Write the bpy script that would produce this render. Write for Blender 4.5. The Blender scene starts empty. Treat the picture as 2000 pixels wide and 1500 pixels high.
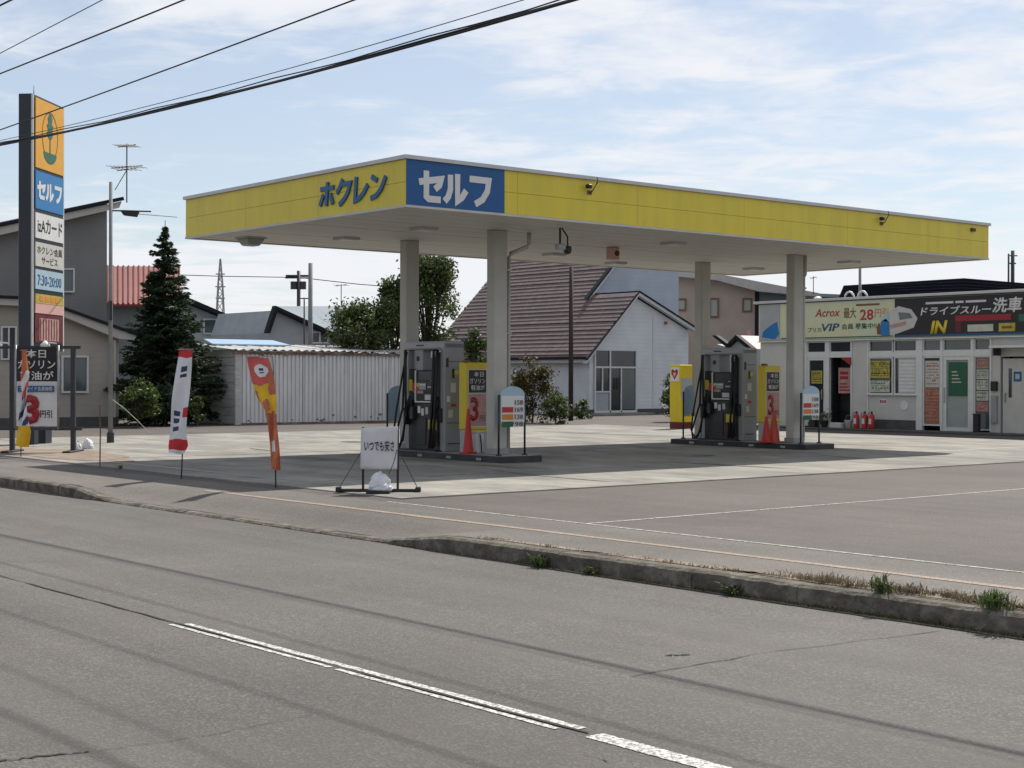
import bpy, bmesh, math, random
import numpy as np
from mathutils import Vector, Matrix
random.seed(7); rng = np.random.default_rng(7)
sc = bpy.context.scene
COL = sc.collection

# ------------------------------------------------------------------ camera, sky, sun, exposure
F_PX, YAW, PIT, ROL, CAM_H = 2970.0, 0.69243, -0.00363, 0.00255, 1.7
Fv = Vector((math.sin(YAW)*math.cos(PIT), math.cos(YAW)*math.cos(PIT), math.sin(PIT)))
Rv = Vector((math.cos(YAW), -math.sin(YAW), 0)); Uv = Rv.cross(Fv)
Rv, Uv = Rv*math.cos(ROL)+Uv*math.sin(ROL), -Rv*math.sin(ROL)+Uv*math.cos(ROL)
cam_d = bpy.data.cameras.new('camera'); cam = bpy.data.objects.new('camera', cam_d); COL.objects.link(cam)
cam.matrix_world = Matrix(((Rv.x, Uv.x, -Fv.x, 0), (Rv.y, Uv.y, -Fv.y, 0), (Rv.z, Uv.z, -Fv.z, CAM_H), (0, 0, 0, 1)))
cam_d.sensor_width = 36; cam_d.lens = 36*F_PX/2000; cam_d.clip_start = 0.1; cam_d.clip_end = 5000
sc.camera = cam

SUN_H = Vector((.752, .298, 1)).normalized()          # direction towards the sun
sun_el = math.asin(SUN_H.z); sun_az = math.atan2(SUN_H.x, SUN_H.y)
world = bpy.data.worlds.new('World'); sc.world = world; world.use_nodes = True
wn, wl = world.node_tree.nodes, world.node_tree.links
wn.clear()
def N(t, **k):
    n = wn.new(t)
    for a, b in k.items(): setattr(n, a, b)
    return n
def M_(op, a, b=None, c=None):
    n = N('ShaderNodeMath', operation=op)
    for i, v in enumerate((a, b, c)):
        if v is None: continue
        if isinstance(v, (int, float)): n.inputs[i].default_value = v
        else: wl.new(v, n.inputs[i])
    return n.outputs[0]
sky = N('ShaderNodeTexSky', sky_type='NISHITA', sun_disc=False, sun_elevation=sun_el, sun_rotation=sun_az, altitude=50, air_density=1.0, dust_density=.6, ozone_density=2.2)
tc = N('ShaderNodeTexCoord'); sep = N('ShaderNodeSeparateXYZ'); wl.new(tc.outputs['Generated'], sep.inputs[0])
zz = M_('ADD', M_('MAXIMUM', sep.outputs[2], 0.0), 0.055)
cmb = N('ShaderNodeCombineXYZ'); wl.new(M_('DIVIDE', sep.outputs[0], zz), cmb.inputs[0]); wl.new(M_('DIVIDE', sep.outputs[1], zz), cmb.inputs[1])
mp = N('ShaderNodeMapping'); wl.new(cmb.outputs[0], mp.inputs[0]); mp.inputs['Rotation'].default_value = (0, 0, .69); mp.inputs['Scale'].default_value = (.8, .75, 1); mp.inputs['Location'].default_value = (-1.48, -5.068, -3.615)
n1 = N('ShaderNodeTexNoise'); wl.new(mp.outputs[0], n1.inputs[0]); n1.inputs['Scale'].default_value = .5; n1.inputs['Detail'].default_value = 7; n1.inputs['Roughness'].default_value = .55; n1.inputs['Distortion'].default_value = .3
n2 = N('ShaderNodeTexNoise'); wl.new(mp.outputs[0], n2.inputs[0]); n2.inputs['Scale'].default_value = 3.6; n2.inputs['Detail'].default_value = 8; n2.inputs['Roughness'].default_value = .6; n2.inputs['Distortion'].default_value = .35
cov0 = M_('ADD', M_('MULTIPLY', n1.outputs[0], .58), M_('MULTIPLY', n2.outputs[0], .46))
cov = M_('ADD', cov0, M_('MULTIPLY', M_('POWER', M_('SUBTRACT', 1.0, M_('MAXIMUM', sep.outputs[2], 0.0)), 12.0), .13))
mr = N('ShaderNodeMapRange', interpolation_type='SMOOTHSTEP'); wl.new(cov, mr.inputs[0]); mr.inputs[1].default_value = .45; mr.inputs[2].default_value = .63; mr.inputs[3].default_value = .33; mr.inputs[4].default_value = .97
mixc = N('ShaderNodeMix', data_type='RGBA'); wl.new(mr.outputs[0], mixc.inputs[0]); wl.new(sky.outputs[0], mixc.inputs[6]); mixc.inputs[7].default_value = (8.4, 8.55, 8.95, 1)
bg = N('ShaderNodeBackground'); wl.new(mixc.outputs[2], bg.inputs[0]); bg.inputs[1].default_value = .085
wo = N('ShaderNodeOutputWorld'); wl.new(bg.outputs[0], wo.inputs[0])

sl = bpy.data.lights.new('sun', 'SUN'); sl.energy = 5.0; sl.angle = math.radians(.55); sl.color = (1, .95, .87)
so = bpy.data.objects.new('sun', sl); COL.objects.link(so); so.location = (30, 20, 40)
so.rotation_euler = SUN_H.to_track_quat('Z', 'Y').to_euler()
vs = sc.view_settings; vs.view_transform = 'Standard'; vs.look = 'None'; vs.gamma = 1; vs.use_curve_mapping = False; vs.exposure = 0.32
sc.cycles.max_bounces = 6; sc.cycles.diffuse_bounces = 3; sc.cycles.glossy_bounces = 2; sc.cycles.transparent_max_bounces = 6

# ------------------------------------------------------------------ measuring: photo pixel -> place
CAMP = Vector((0, 0, CAM_H))
def ray(px, py): return Fv + Rv*((px-1000)/F_PX) - Uv*((py-750)/F_PX)
def gp(px, py, z=0): r = ray(px, py); return CAMP + r*((z-CAM_H)/r.z)
def at(px, py, d): return CAMP + ray(px, py)*d
def onX(px, py, x): r = ray(px, py); return CAMP + r*(x/r.x)
def onY(px, py, y): r = ray(px, py); return CAMP + r*(y/r.y)

# ------------------------------------------------------------------ materials
MATS = {}
ALB = .80
def kc(c): return tuple(x*ALB for x in c)
def _nt(name):
    m = bpy.data.materials.new(name); m.use_nodes = True
    nt = m.node_tree; b = nt.nodes['Principled BSDF']; return m, nt, b
def pm(name, col, rough=.6, var=.12, scale=6, bump=0, bscale=60, metal=0, spec=.4, hue=None, stretch=None, grime=0, gcol=(.05, .045, .04), gscale=1.3, coat=0):
    """procedural paint / plastic / metal: base colour, mottling, optional grime patches and fine bump, in object space"""
    if name in MATS: return MATS[name]
    col = kc(col); hue = kc(hue) if hue else None; gcol = kc(gcol)
    m, nt, b = _nt(name); L = nt.links; nn = nt.nodes
    g = nn.new('ShaderNodeNewGeometry'); src = g.outputs['Position']
    if stretch:
        mpn = nn.new('ShaderNodeMapping'); L.new(src, mpn.inputs[0]); mpn.inputs['Scale'].default_value = stretch; src = mpn.outputs[0]
    n = nn.new('ShaderNodeTexNoise'); n.inputs['Scale'].default_value = scale; n.inputs['Detail'].default_value = 5; n.inputs['Roughness'].default_value = .6; L.new(src, n.inputs[0])
    r = nn.new('ShaderNodeMapRange'); L.new(n.outputs[0], r.inputs[0]); r.inputs[1].default_value = .3; r.inputs[2].default_value = .7; r.inputs[3].default_value = 1-var; r.inputs[4].default_value = 1+var
    mx = nn.new('ShaderNodeMix'); mx.data_type = 'RGBA'; mx.blend_type = 'MULTIPLY'; mx.inputs[0].default_value = 1
    mx.inputs[6].default_value = (*col, 1); L.new(r.outputs[0], mx.inputs[7]); out = mx.outputs[2]
    if hue:
        n3 = nn.new('ShaderNodeTexNoise'); n3.inputs['Scale'].default_value = scale*.37; n3.inputs['Detail'].default_value = 4; L.new(src, n3.inputs[0])
        r3 = nn.new('ShaderNodeMapRange'); L.new(n3.outputs[0], r3.inputs[0]); r3.inputs[1].default_value = .45; r3.inputs[2].default_value = .65
        m3 = nn.new('ShaderNodeMix'); m3.data_type = 'RGBA'; L.new(r3.outputs[0], m3.inputs[0]); L.new(out, m3.inputs[6]); m3.inputs[7].default_value = (*hue, 1); out = m3.outputs[2]
    if grime:
        n4 = nn.new('ShaderNodeTexNoise'); n4.inputs['Scale'].default_value = gscale; n4.inputs['Detail'].default_value = 8; n4.inputs['Roughness'].default_value = .7; L.new(src, n4.inputs[0])
        r4 = nn.new('ShaderNodeMapRange'); L.new(n4.outputs[0], r4.inputs[0]); r4.inputs[1].default_value = .48; r4.inputs[2].default_value = .72; r4.inputs[4].default_value = grime
        m4 = nn.new('ShaderNodeMix'); m4.data_type = 'RGBA'; L.new(r4.outputs[0], m4.inputs[0]); L.new(out, m4.inputs[6]); m4.inputs[7].default_value = (*gcol, 1); out = m4.outputs[2]
    L.new(out, b.inputs['Base Color'])
    b.inputs['Roughness'].default_value = rough; b.inputs['Metallic'].default_value = metal; b.inputs['Specular IOR Level'].default_value = spec
    if coat: b.inputs['Coat Weight'].default_value = coat; b.inputs['Coat Roughness'].default_value = .1
    if bump:
        nb = nn.new('ShaderNodeTexNoise'); nb.inputs['Scale'].default_value = bscale; nb.inputs['Detail'].default_value = 4; L.new(src, nb.inputs[0])
        bp = nn.new('ShaderNodeBump'); bp.inputs['Strength'].default_value = bump; bp.inputs['Distance'].default_value = .02; L.new(nb.outputs[0], bp.inputs['Height']); L.new(bp.outputs[0], b.inputs['Normal'])
    MATS[name] = m; return m

def asphalt(name, col, stone, tint, patch=.14, tracks=None, spec=.28):
    col, stone, tint = kc(col), kc(stone), kc(tint)
    m, nt, b = _nt(name); L = nt.links; nn = nt.nodes
    g = nn.new('ShaderNodeNewGeometry'); P = g.outputs['Position']
    def noise(s, d=3, r=.6, src=P):
        n = nn.new('ShaderNodeTexNoise'); n.inputs['Scale'].default_value = s; n.inputs['Detail'].default_value = d; n.inputs['Roughness'].default_value = r; L.new(src, n.inputs[0]); return n.outputs[0]
    def rng_(v, a, b_, c, d):
        r = nn.new('ShaderNodeMapRange'); L.new(v, r.inputs[0])
        for i, x in enumerate((a, b_, c, d)): r.inputs[i+1].default_value = x
        return r.outputs[0]
    def mix(f, a, c, mode='MIX'):
        x = nn.new('ShaderNodeMix'); x.data_type = 'RGBA'; x.blend_type = mode
        if isinstance(f, float): x.inputs[0].default_value = f
        else: L.new(f, x.inputs[0])
        for i, v in ((6, a), (7, c)):
            if isinstance(v, tuple): x.inputs[i].default_value = (*v, 1)
            else: L.new(v, x.inputs[i])
        return x.outputs[2]
    vo = nn.new('ShaderNodeTexVoronoi'); vo.inputs['Scale'].default_value = 62; L.new(P, vo.inputs[0])
    vs_ = nn.new('ShaderNodeSeparateColor'); L.new(vo.outputs['Color'], vs_.inputs[0])
    c = mix(rng_(vs_.outputs[0], .55, .95, 0, 1), col, stone)
    fine = noise(150, 2, .7)
    c = mix(1.0, c, rng_(fine, .3, .7, .74, 1.26), 'MULTIPLY')
    c = mix(rng_(noise(.7, 5), .4, .7, 0, .55), c, tint)
    c = mix(1.0, c, rng_(noise(.22, 6, .65), .3, .7, 1-patch, 1+patch), 'MULTIPLY')
    mp = nn.new('ShaderNodeMapping'); L.new(P, mp.inputs[0]); mp.inputs['Scale'].default_value = (2.4, .10, 1)
    c = mix(1.0, c, rng_(noise(1.0, 4, .55, mp.outputs[0]), .3, .7, .90, 1.10), 'MULTIPLY')
    # blotches, drips and old repairs
    c = mix(rng_(noise(1.9, 9, .72), .60, .74, 0, .45), c, tuple(x*.55 for x in col))
    c = mix(rng_(noise(.42, 3, .5), .62, .66, 0, .22), c, tuple(x*.72 for x in col))
    if tracks:
        sx = nn.new('ShaderNodeSeparateXYZ'); L.new(P, sx.inputs[0]); wob = noise(.15, 2)
        for xc, hw in tracks:
            d = nn.new('ShaderNodeMath'); d.operation = 'SUBTRACT'; L.new(sx.outputs[0], d.inputs[0]); d.inputs[1].default_value = xc
            w = nn.new('ShaderNodeMath'); w.operation = 'MULTIPLY_ADD'; L.new(wob, w.inputs[0]); w.inputs[1].default_value = .6; L.new(d.outputs[0], w.inputs[2])
            a = nn.new('ShaderNodeMath'); a.operation = 'ABSOLUTE'; L.new(w.outputs[0], a.inputs[0])
            c = mix(rng_(a.outputs[0], 0, hw*2, .26, 0), c, tuple(x*1.32 for x in col))
    L.new(c, b.inputs['Base Color']); b.inputs['Roughness'].default_value = .82; b.inputs['Specular IOR Level'].default_value = spec
    h = nn.new('ShaderNodeMath'); h.operation = 'ADD'; L.new(vo.outputs['Distance'], h.inputs[0]); L.new(fine, h.inputs[1])
    bp = nn.new('ShaderNodeBump'); bp.inputs['Strength'].default_value = .55; bp.inputs['Distance'].default_value = .006; L.new(h.outputs[0], bp.inputs['Height']); L.new(bp.outputs[0], b.inputs['Normal'])
    MATS[name] = m; return m

def worn_paint(name, col, under, amount=.5, scale=22):
    col, under = kc(col), kc(under)
    m, nt, b = _nt(name); L = nt.links; nn = nt.nodes
    g = nn.new('ShaderNodeNewGeometry')
    n = nn.new('ShaderNodeTexNoise'); n.inputs['Scale'].default_value = scale; n.inputs['Detail'].default_value = 8; n.inputs['Roughness'].default_value = .75; L.new(g.outputs['Position'], n.inputs[0])
    r = nn.new('ShaderNodeMapRange'); L.new(n.outputs[0], r.inputs[0]); r.inputs[1].default_value = .62-amount*.3; r.inputs[2].default_value = .70-amount*.22
    x = nn.new('ShaderNodeMix'); x.data_type = 'RGBA'; L.new(r.outputs[0], x.inputs[0]); x.inputs[6].default_value = (*col, 1); x.inputs[7].default_value = (*under, 1)
    L.new(x.outputs[2], b.inputs['Base Color']); b.inputs['Roughness'].default_value = .75; b.inputs['Specular IOR Level'].default_value = .25
    MATS[name] = m; return m

def leafmat(name, dark, light, extra=None):
    dark, light = kc(dark), kc(light); extra = kc(extra) if extra else None
    m, nt, b = _nt(name); L = nt.links; nn = nt.nodes
    g = nn.new('ShaderNodeNewGeometry')
    cr = nn.new('ShaderNodeValToRGB'); L.new(g.outputs['Random Per Island'], cr.inputs[0])
    cr.color_ramp.elements[0].color = (*dark, 1); cr.color_ramp.elements[1].color = (*light, 1)
    if extra:
        e = cr.color_ramp.elements.new(.86); e.color = (*light, 1); cr.color_ramp.elements[2].color = (*extra, 1)
    n = nn.new('ShaderNodeTexNoise'); n.inputs['Scale'].default_value = 1.6; L.new(g.outputs['Position'], n.inputs[0])
    r = nn.new('ShaderNodeMapRange'); L.new(n.outputs[0], r.inputs[0]); r.inputs[1].default_value = .3; r.inputs[2].default_value = .7; r.inputs[3].default_value = .65; r.inputs[4].default_value = 1.35
    x = nn.new('ShaderNodeMix'); x.data_type = 'RGBA'; x.blend_type = 'MULTIPLY'; x.inputs[0].default_value = 1; L.new(cr.outputs[0], x.inputs[6]); L.new(r.outputs[0], x.inputs[7])
    L.new(x.outputs[2], b.inputs['Base Color']); b.inputs['Roughness'].default_value = .55; b.inputs['Specular IOR Level'].default_value = .3
    tr = nn.new('ShaderNodeBsdfTranslucent'); L.new(x.outputs[2], tr.inputs[0])
    ms = nn.new('ShaderNodeMixShader'); ms.inputs[0].default_value = .3; L.new(b.outputs[0], ms.inputs[1]); L.new(tr.outputs[0], ms.inputs[2])
    L.new(ms.outputs[0], nt.nodes['Material Output'].inputs[0])
    MATS[name] = m; return m

def siding(name, col, pitch=.2, depth=.5, vert=False, var=.08, rough=.6):
    """lapped boards too narrow to pick apart: sawtooth relief"""
    col = kc(col)
    m, nt, b = _nt(name); L = nt.links; nn = nt.nodes
    g = nn.new('ShaderNodeNewGeometry'); s = nn.new('ShaderNodeSeparateXYZ'); L.new(g.outputs['Position'], s.inputs[0])
    a = nn.new('ShaderNodeMath'); a.operation = 'MULTIPLY'; a.inputs[1].default_value = 1/pitch
    if vert:
        ad = nn.new('ShaderNodeMath'); ad.operation = 'ADD'; L.new(s.outputs[0], ad.inputs[0]); L.new(s.outputs[1], ad.inputs[1]); L.new(ad.outputs[0], a.inputs[0])
    else: L.new(s.outputs[2], a.inputs[0])
    f = nn.new('ShaderNodeMath'); f.operation = 'FRACT'; L.new(a.outputs[0], f.inputs[0])
    bp = nn.new('ShaderNodeBump'); bp.inputs['Strength'].default_value = depth; bp.inputs['Distance'].default_value = .03; bp.invert = True; L.new(f.outputs[0], bp.inputs['Height']); L.new(bp.outputs[0], b.inputs['Normal'])
    n = nn.new('ShaderNodeTexNoise'); n.inputs['Scale'].default_value = 1.2; n.inputs['Detail'].default_value = 6; L.new(g.outputs['Position'], n.inputs[0])
    r = nn.new('ShaderNodeMapRange'); L.new(n.outputs[0], r.inputs[0]); r.inputs[1].default_value = .3; r.inputs[2].default_value = .7; r.inputs[3].default_value = 1-var; r.inputs[4].default_value = 1+var
    x = nn.new('ShaderNodeMix'); x.data_type = 'RGBA'; x.blend_type = 'MULTIPLY'; x.inputs[0].default_value = 1; x.inputs[6].default_value = (*col, 1); L.new(r.outputs[0], x.inputs[7])
    L.new(x.outputs[2], b.inputs['Base Color']); b.inputs['Roughness'].default_value = rough; b.inputs['Specular IOR Level'].default_value = .35
    MATS[name] = m; return m

asphalt('road', (.102, .095, .088), (.162, .152, .140), (.112, .099, .091), .2, tracks=((2.0, .3), (3.7, .3), (7.0, .32), (8.7, .32)))
asphalt('yard', (.094, .081, .075), (.132, .115, .107), (.108, .087, .080), .22)
asphalt('walk', (.120, .110, .10), (.19, .172, .155), (.165, .14, .12), .26)
asphalt('earth', (.10, .09, .075), (.16, .15, .13), (.08, .10, .05), .2)
pm('concrete', (.325, .31, .275), .9, .22, 1.5, .3, 40, hue=(.24, .23, .21), grime=.75, gcol=(.125, .122, .115), gscale=1.2, spec=.15, stretch=(1.0, .45, 1))
pm('kerbstone', (.19, .172, .145), .92, .35, 9, 1.0, 22, hue=(.12, .105, .085), grime=.9, gcol=(.06, .052, .04), gscale=2.6, spec=.12)
pm('soil', (.25, .20, .16), .95, .2, 6, .6, 20, hue=(.33, .27, .22), spec=.1)
worn_paint('white_line', (.68, .67, .64), (.16, .15, .14), .55, 40)
worn_paint('white_line_old', (.52, .51, .49), (.16, .15, .14), .55, 18)
worn_paint('orange_line', (.40, .30, .22), (.17, .145, .125), .56, 30)
pm('roof_batten', (.05, .052, .07), .7, .1, 3, spec=.1)
pm('drain_steel', (.24, .24, .235), .6, .25, 14, metal=.2)
pm('tyre_mark', (.20, .19, .175), .9, .35, 7)
pm('tar', (.035, .034, .033), .8, .3, 20, spec=.2)
pm('yellow', (.82, .66, .05), .42, .07, 1.2, spec=.45, grime=.32, gcol=(.50, .42, .08), gscale=1.6, stretch=(2.2, 2.2, .35))
pm('yellow_box', (.76, .58, .03), .4, .05, 3)
pm('blue', (.005, .10, .31), .35, .05, 3)
pm('letter_blue', (.012, .11, .27), .4, .05, 3)
pm('white', (.78, .78, .77), .45, .05, 4)
pm('offwhite', (.62, .61, .57), .55, .08, 3, grime=.15, gcol=(.4, .38, .34))
pm('trim', (.60, .60, .60), .4, .06, 3, metal=.2)
pm('soffit', (.72, .70, .64), .6, .07, .9, spec=.3, grime=.4, gcol=(.46, .43, .37), gscale=.9)
pm('pillar', (.54, .53, .475), .5, .07, 2.2, grime=.25, gcol=(.34, .33, .30), gscale=1.6)
pm('joint', (.03, .03, .028), .9, .1)
pm('island_top', (.36, .36, .35), .85, .12, 3, .3)
pm('island_edge', (.03, .032, .034), .6, .2, 4, grime=.3, gcol=(.15, .14, .13))
pm('pump_grey', (.33, .34, .34), .42, .06, 3)
pm('pump_light', (.44, .455, .46), .42, .06, 3)
pm('pump_dark', (.032, .033, .036), .45, .12, 6)
pm('black', (.018, .018, .02), .5, .2, 8)
pm('rubber', (.012, .012, .013), .6, .2, 12)
pm('screen', (.03, .035, .04), .12, .1, 10)
pm('steel_dark', (.05, .052, .058), .45, .15, 6, metal=.3)
pm('steel', (.36, .37, .38), .4, .1, 6, metal=.7)
pm('galv', (.42, .44, .46), .38, .12, 5, metal=.6, stretch=(1, 1, .2))
pm('red', (.55, .035, .03), .5, .08, 6)
pm('red_deep', (.36, .02, .03), .5, .1, 6)
pm('orange_cone', (.62, .085, .045), .5, .1, 8)
pm('pink', (.72, .42, .38), .6, .08, 6)
pm('orange', (.72, .25, .04), .6, .1, 6)
pm('green_sign', (.02, .12, .06), .5, .1, 6)
pm('sky_blue', (.42, .58, .68), .5, .05, 6)
pm('amber', (.80, .40, .035), .45, .05, 3)
pm('sign_green', (.03, .14, .09), .45, .05, 6)
pm('sign_blue', (.015, .20, .50), .4, .05, 3)
pm('charcoal', (.028, .036, .044), .4, .12, 3)
pm('maroon', (.14, .015, .025), .5, .1, 5)
pm('cream', (.70, .70, .45), .55, .06, 2, hue=(.62, .70, .55))
pm('brown_ink', (.20, .11, .04), .6, .1, 6)
pm('blackboard', (.018, .015, .018), .4, .1, 3)
pm('glass_dark', (.025, .03, .034), .06, .25, 1.4, spec=.6)
pm('glass_grey', (.10, .125, .13), .10, .2, 1.2, spec=.6)
pm('glass_frost', (.36, .40, .38), .35, .1, 2, spec=.5)
pm('interior', (.03, .026, .025), .8, .5, 2.5)
pm('alu', (.74, .76, .74), .4, .06, 4, metal=.15)
pm('shopwall', (.62, .61, .58), .6, .06, 1.5, grime=.15, gcol=(.40, .38, .35))
pm('plinth', (.09, .088, .085), .8, .2, 4)
pm('poster_orange', (.42, .15, .08), .6, .25, 5)
pm('poster_pink', (.50, .29, .26), .6, .2, 6)
pm('poster_yellow', (.50, .42, .07), .55, .3, 9)
pm('poster_pale', (.60, .62, .52), .6, .15, 6)
siding('house_siding', (.68, .71, .74), .2, .5)
siding('house_wall_upper', (.46, .52, .60), .2, .3)
pm('roof_tile', (.205, .158, .152), .85, .25, 3.2, .4, 18, hue=(.175, .145, .145), grime=.35, gcol=(.24, .20, .19), gscale=2.5, spec=.15)
pm('fascia_dark', (.018, .02, .026), .7, .15, 3, spec=.15)
pm('fascia_white', (.66, .68, .70), .5, .06, 3)
siding('brown_wall', (.46, .365, .31), .4, .2)
siding('grey_wall', (.215, .212, .21), .14, .35)
siding('tan_wall', (.39, .355, .31), .24, .5)
pm('roof_edge', (.50, .47, .44), .6, .08, 3)
pm('red_roof', (.20, .028, .018), .55, .12, 2.5, grime=.4, gcol=(.13, .03, .022))
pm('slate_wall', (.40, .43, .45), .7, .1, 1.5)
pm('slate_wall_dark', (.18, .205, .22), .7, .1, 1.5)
pm('slate_roof', (.22, .26, .30), .7, .1, 1.5, spec=.15)
pm('navy_roof', (.016, .018, .028), .85, .2, 1.2, stretch=(.4, .4, 4), spec=.08)
pm('shed_sheet', (.80, .80, .81), .5, .08, 1.6, stretch=(2.5, 2.5, .5), grime=.35, gcol=(.40, .42, .45), gscale=1.4, metal=.1)
pm('shed_plank', (.55, .54, .52), .75, .16, 2.5, stretch=(1, 1, 6), grime=.4, gcol=(.26, .25, .24), gscale=2)
pm('stain', (.20, .19, .19), .9, .3, 9)
pm('rust', (.19, .12, .09), .9, .35, 9, hue=(.33, .27, .24))
pm('blue_roof', (.30, .45, .62), .4, .08, 2)
pm('bark', (.085, .062, .045), .95, .3, 8, .8, 14)
pm('pole_wood', (.055, .04, .038), .85, .2, 4, stretch=(2, 2, .3))
pm('pole_concrete', (.26, .27, .27), .8, .15, 3)
pm('bag_white', (.74, .75, .79), .35, .10, 12, 1.0, 14)
pm('paper', (.70, .70, .72), .75, .07, 5)
pm('ink', (.02, .02, .022), .8, .1)
pm('cable', (.012, .012, .013), .6, .1)
pm('cloth_red', (.62, .045, .05), .8, .1, 6); pm('cloth_white', (.78, .79, .82), .8, .06, 6); pm('cloth_navy', (.05, .065, .13), .8, .2, 8)
pm('cloth_pink', (.68, .13, .11), .8, .12, 6); pm('cloth_yellow', (.82, .50, .03), .75, .12, 6); pm('cloth_orange', (.66, .19, .07), .8, .12, 6)
pm('cloth_brick', (.50, .16, .09), .8, .15, 8)
leafmat('spruce_leaf', (.018, .040, .020), (.055, .095, .045), (.09, .10, .05))
leafmat('broad_leaf', (.03, .06, .018), (.115, .155, .05), (.20, .19, .08))
leafmat('shrub_leaf', (.03, .06, .015), (.12, .17, .045), (.20, .20, .09))
leafmat('russet_leaf', (.045, .045, .015), (.13, .11, .035), (.24, .13, .06))
leafmat('weed_leaf', (.05, .08, .022), (.13, .17, .06))
leafmat('dry_leaf', (.13, .10, .06), (.27, .22, .135))
leafmat('moss_leaf', (.05, .07, .02), (.12, .15, .05))

# ------------------------------------------------------------------ mesh helpers
class MB:
    def __init__(s, o=(0, 0, 0)): s.v = []; s.f = []; s.m = []; s.o = Vector(o)
    def face(s, pts, mi=0):
        b = len(s.v); s.v += [Vector(p)-s.o for p in pts]; s.f.append(list(range(b, b+len(pts)))); s.m.append(mi)
    def hexa(s, a, b, mi=0):
        """a: 4 bottom points ccw seen from above, b: 4 top points"""
        n = len(s.v); s.v += [Vector(p)-s.o for p in (*a, *b)]
        for q in ((3, 2, 1, 0), (4, 5, 6, 7), (0, 1, 5, 4), (1, 2, 6, 5), (2, 3, 7, 6), (3, 0, 4, 7)): s.f.append([n+i for i in q]); s.m.append(mi)
        return s
    def box(s, x0, x1, y0, y1, z0, z1, mi=0):
        if x0 > x1: x0, x1 = x1, x0
        if y0 > y1: y0, y1 = y1, y0
        if z0 > z1: z0, z1 = z1, z0
        s.hexa(((x0, y0, z0), (x1, y0, z0), (x1, y1, z0), (x0, y1, z0)), ((x0, y0, z1), (x1, y0, z1), (x1, y1, z1), (x0, y1, z1)), mi)
        return s
    def tube(s, pts, r, n=8, mi=0, r1=None, caps=True):
        pts = [Vector(p) for p in pts]; base = len(s.v); k = len(pts)
        for i, p in enumerate(pts):
            t = (pts[min(i+1, k-1)]-pts[max(i-1, 0)]).normalized()
            a = t.cross(Vector((0, 0, 1)) if abs(t.z) < .95 else Vector((1, 0, 0))).normalized(); b = t.cross(a)
            rr = r if r1 is None else r+(r1-r)*i/(k-1)
            for j in range(n):
                th = 2*math.pi*j/n; s.v.append(p+a*(rr*math.cos(th))+b*(rr*math.sin(th))-s.o)
        for i in range(k-1):
            for j in range(n):
                s.f.append([base+i*n+j, base+(i+1)*n+j, base+(i+1)*n+(j+1) % n, base+i*n+(j+1) % n]); s.m.append(mi)
        if caps:
            s.f.append([base+j for j in range(n)]); s.m.append(mi)
            s.f.append([base+(k-1)*n+j for j in reversed(range(n))]); s.m.append(mi)
        return s
    def lathe(s, c, prof, n=16, mi=0):
        c = Vector(c); base = len(s.v)
        for r, z in prof:
            for j in range(n): th = 2*math.pi*j/n; s.v.append(c+Vector((r*math.cos(th), r*math.sin(th), z))-s.o)
        for i in range(len(prof)-1):
            for j in range(n): s.f.append([base+i*n+j, base+i*n+(j+1) % n, base+(i+1)*n+(j+1) % n, base+(i+1)*n+j]); s.m.append(mi)
        s.f.append([base+j for j in reversed(range(n))]); s.m.append(mi)
        s.f.append([base+(len(prof)-1)*n+j for j in range(n)]); s.m.append(mi)
        return s
    def prism(s, poly, off, mi=0):
        """poly: 3D outline, extruded by vector off"""
        poly = [Vector(p) for p in poly]; off = Vector(off); n = len(poly); b = len(s.v)
        s.v += [p-s.o for p in poly]+[p+off-s.o for p in poly]
        s.f.append(list(range(b, b+n))); s.f.append([b+n+i for i in reversed(range(n))]); s.m += [mi, mi]
        for i in range(n): s.f.append([b+(i+1) % n, b+i, b+n+i, b+n+(i+1) % n]); s.m.append(mi)
        return s
    def build(s, name, mat, parent=None, bevel=0, smooth=False, loc=None, merge=False):
        me = bpy.data.meshes.new(name); me.from_pydata([tuple(v) for v in s.v], [], s.f)
        mats = mat if isinstance(mat, (list, tuple)) else [mat]
        for q in mats: me.materials.append(MATS[q] if isinstance(q, str) else q)
        if len(mats) > 1: me.polygons.foreach_set('material_index', s.m)
        bm = bmesh.new(); bm.from_mesh(me)
        if merge: bmesh.ops.remove_doubles(bm, verts=bm.verts[:], dist=1e-4)
        bmesh.ops.recalc_face_normals(bm, faces=bm.faces[:])
        if bevel:
            ed = [e for e in bm.edges if len(e.link_faces) == 2 and e.calc_face_angle(0) > .6]
            bmesh.ops.bevel(bm, geom=ed, offset=bevel, segments=1, affect='EDGES', clamp_overlap=True)
        bm.to_mesh(me); bm.free()
        if smooth: me.polygons.foreach_set('use_smooth', [True]*len(me.polygons))
        o = bpy.data.objects.new(name, me); COL.objects.link(o)
        if parent: o.parent = parent
        if loc: o.location = loc
        return o
def box(name, mat, parent, x0, x1, y0, y1, z0, z1, o=(0, 0, 0), bevel=0): return MB(o).box(x0, x1, y0, y1, z0, z1).build(name, mat, parent, bevel)
def thing(name, label, cat, loc=(0, 0, 0), rz=0, group=None):
    o = bpy.data.objects.new(name, None); COL.objects.link(o); o.empty_display_size = .2
    o.location = loc; o.rotation_euler = (0, 0, rz); tag(o, label, cat, group); return o
def tag(o, label=None, cat=None, group=None, kind=None):
    if label: o['label'] = label
    if cat: o['category'] = cat
    if group: o['group'] = group
    if kind: o['kind'] = kind
    return o
def struct(o): o['kind'] = 'structure'; return o
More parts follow.
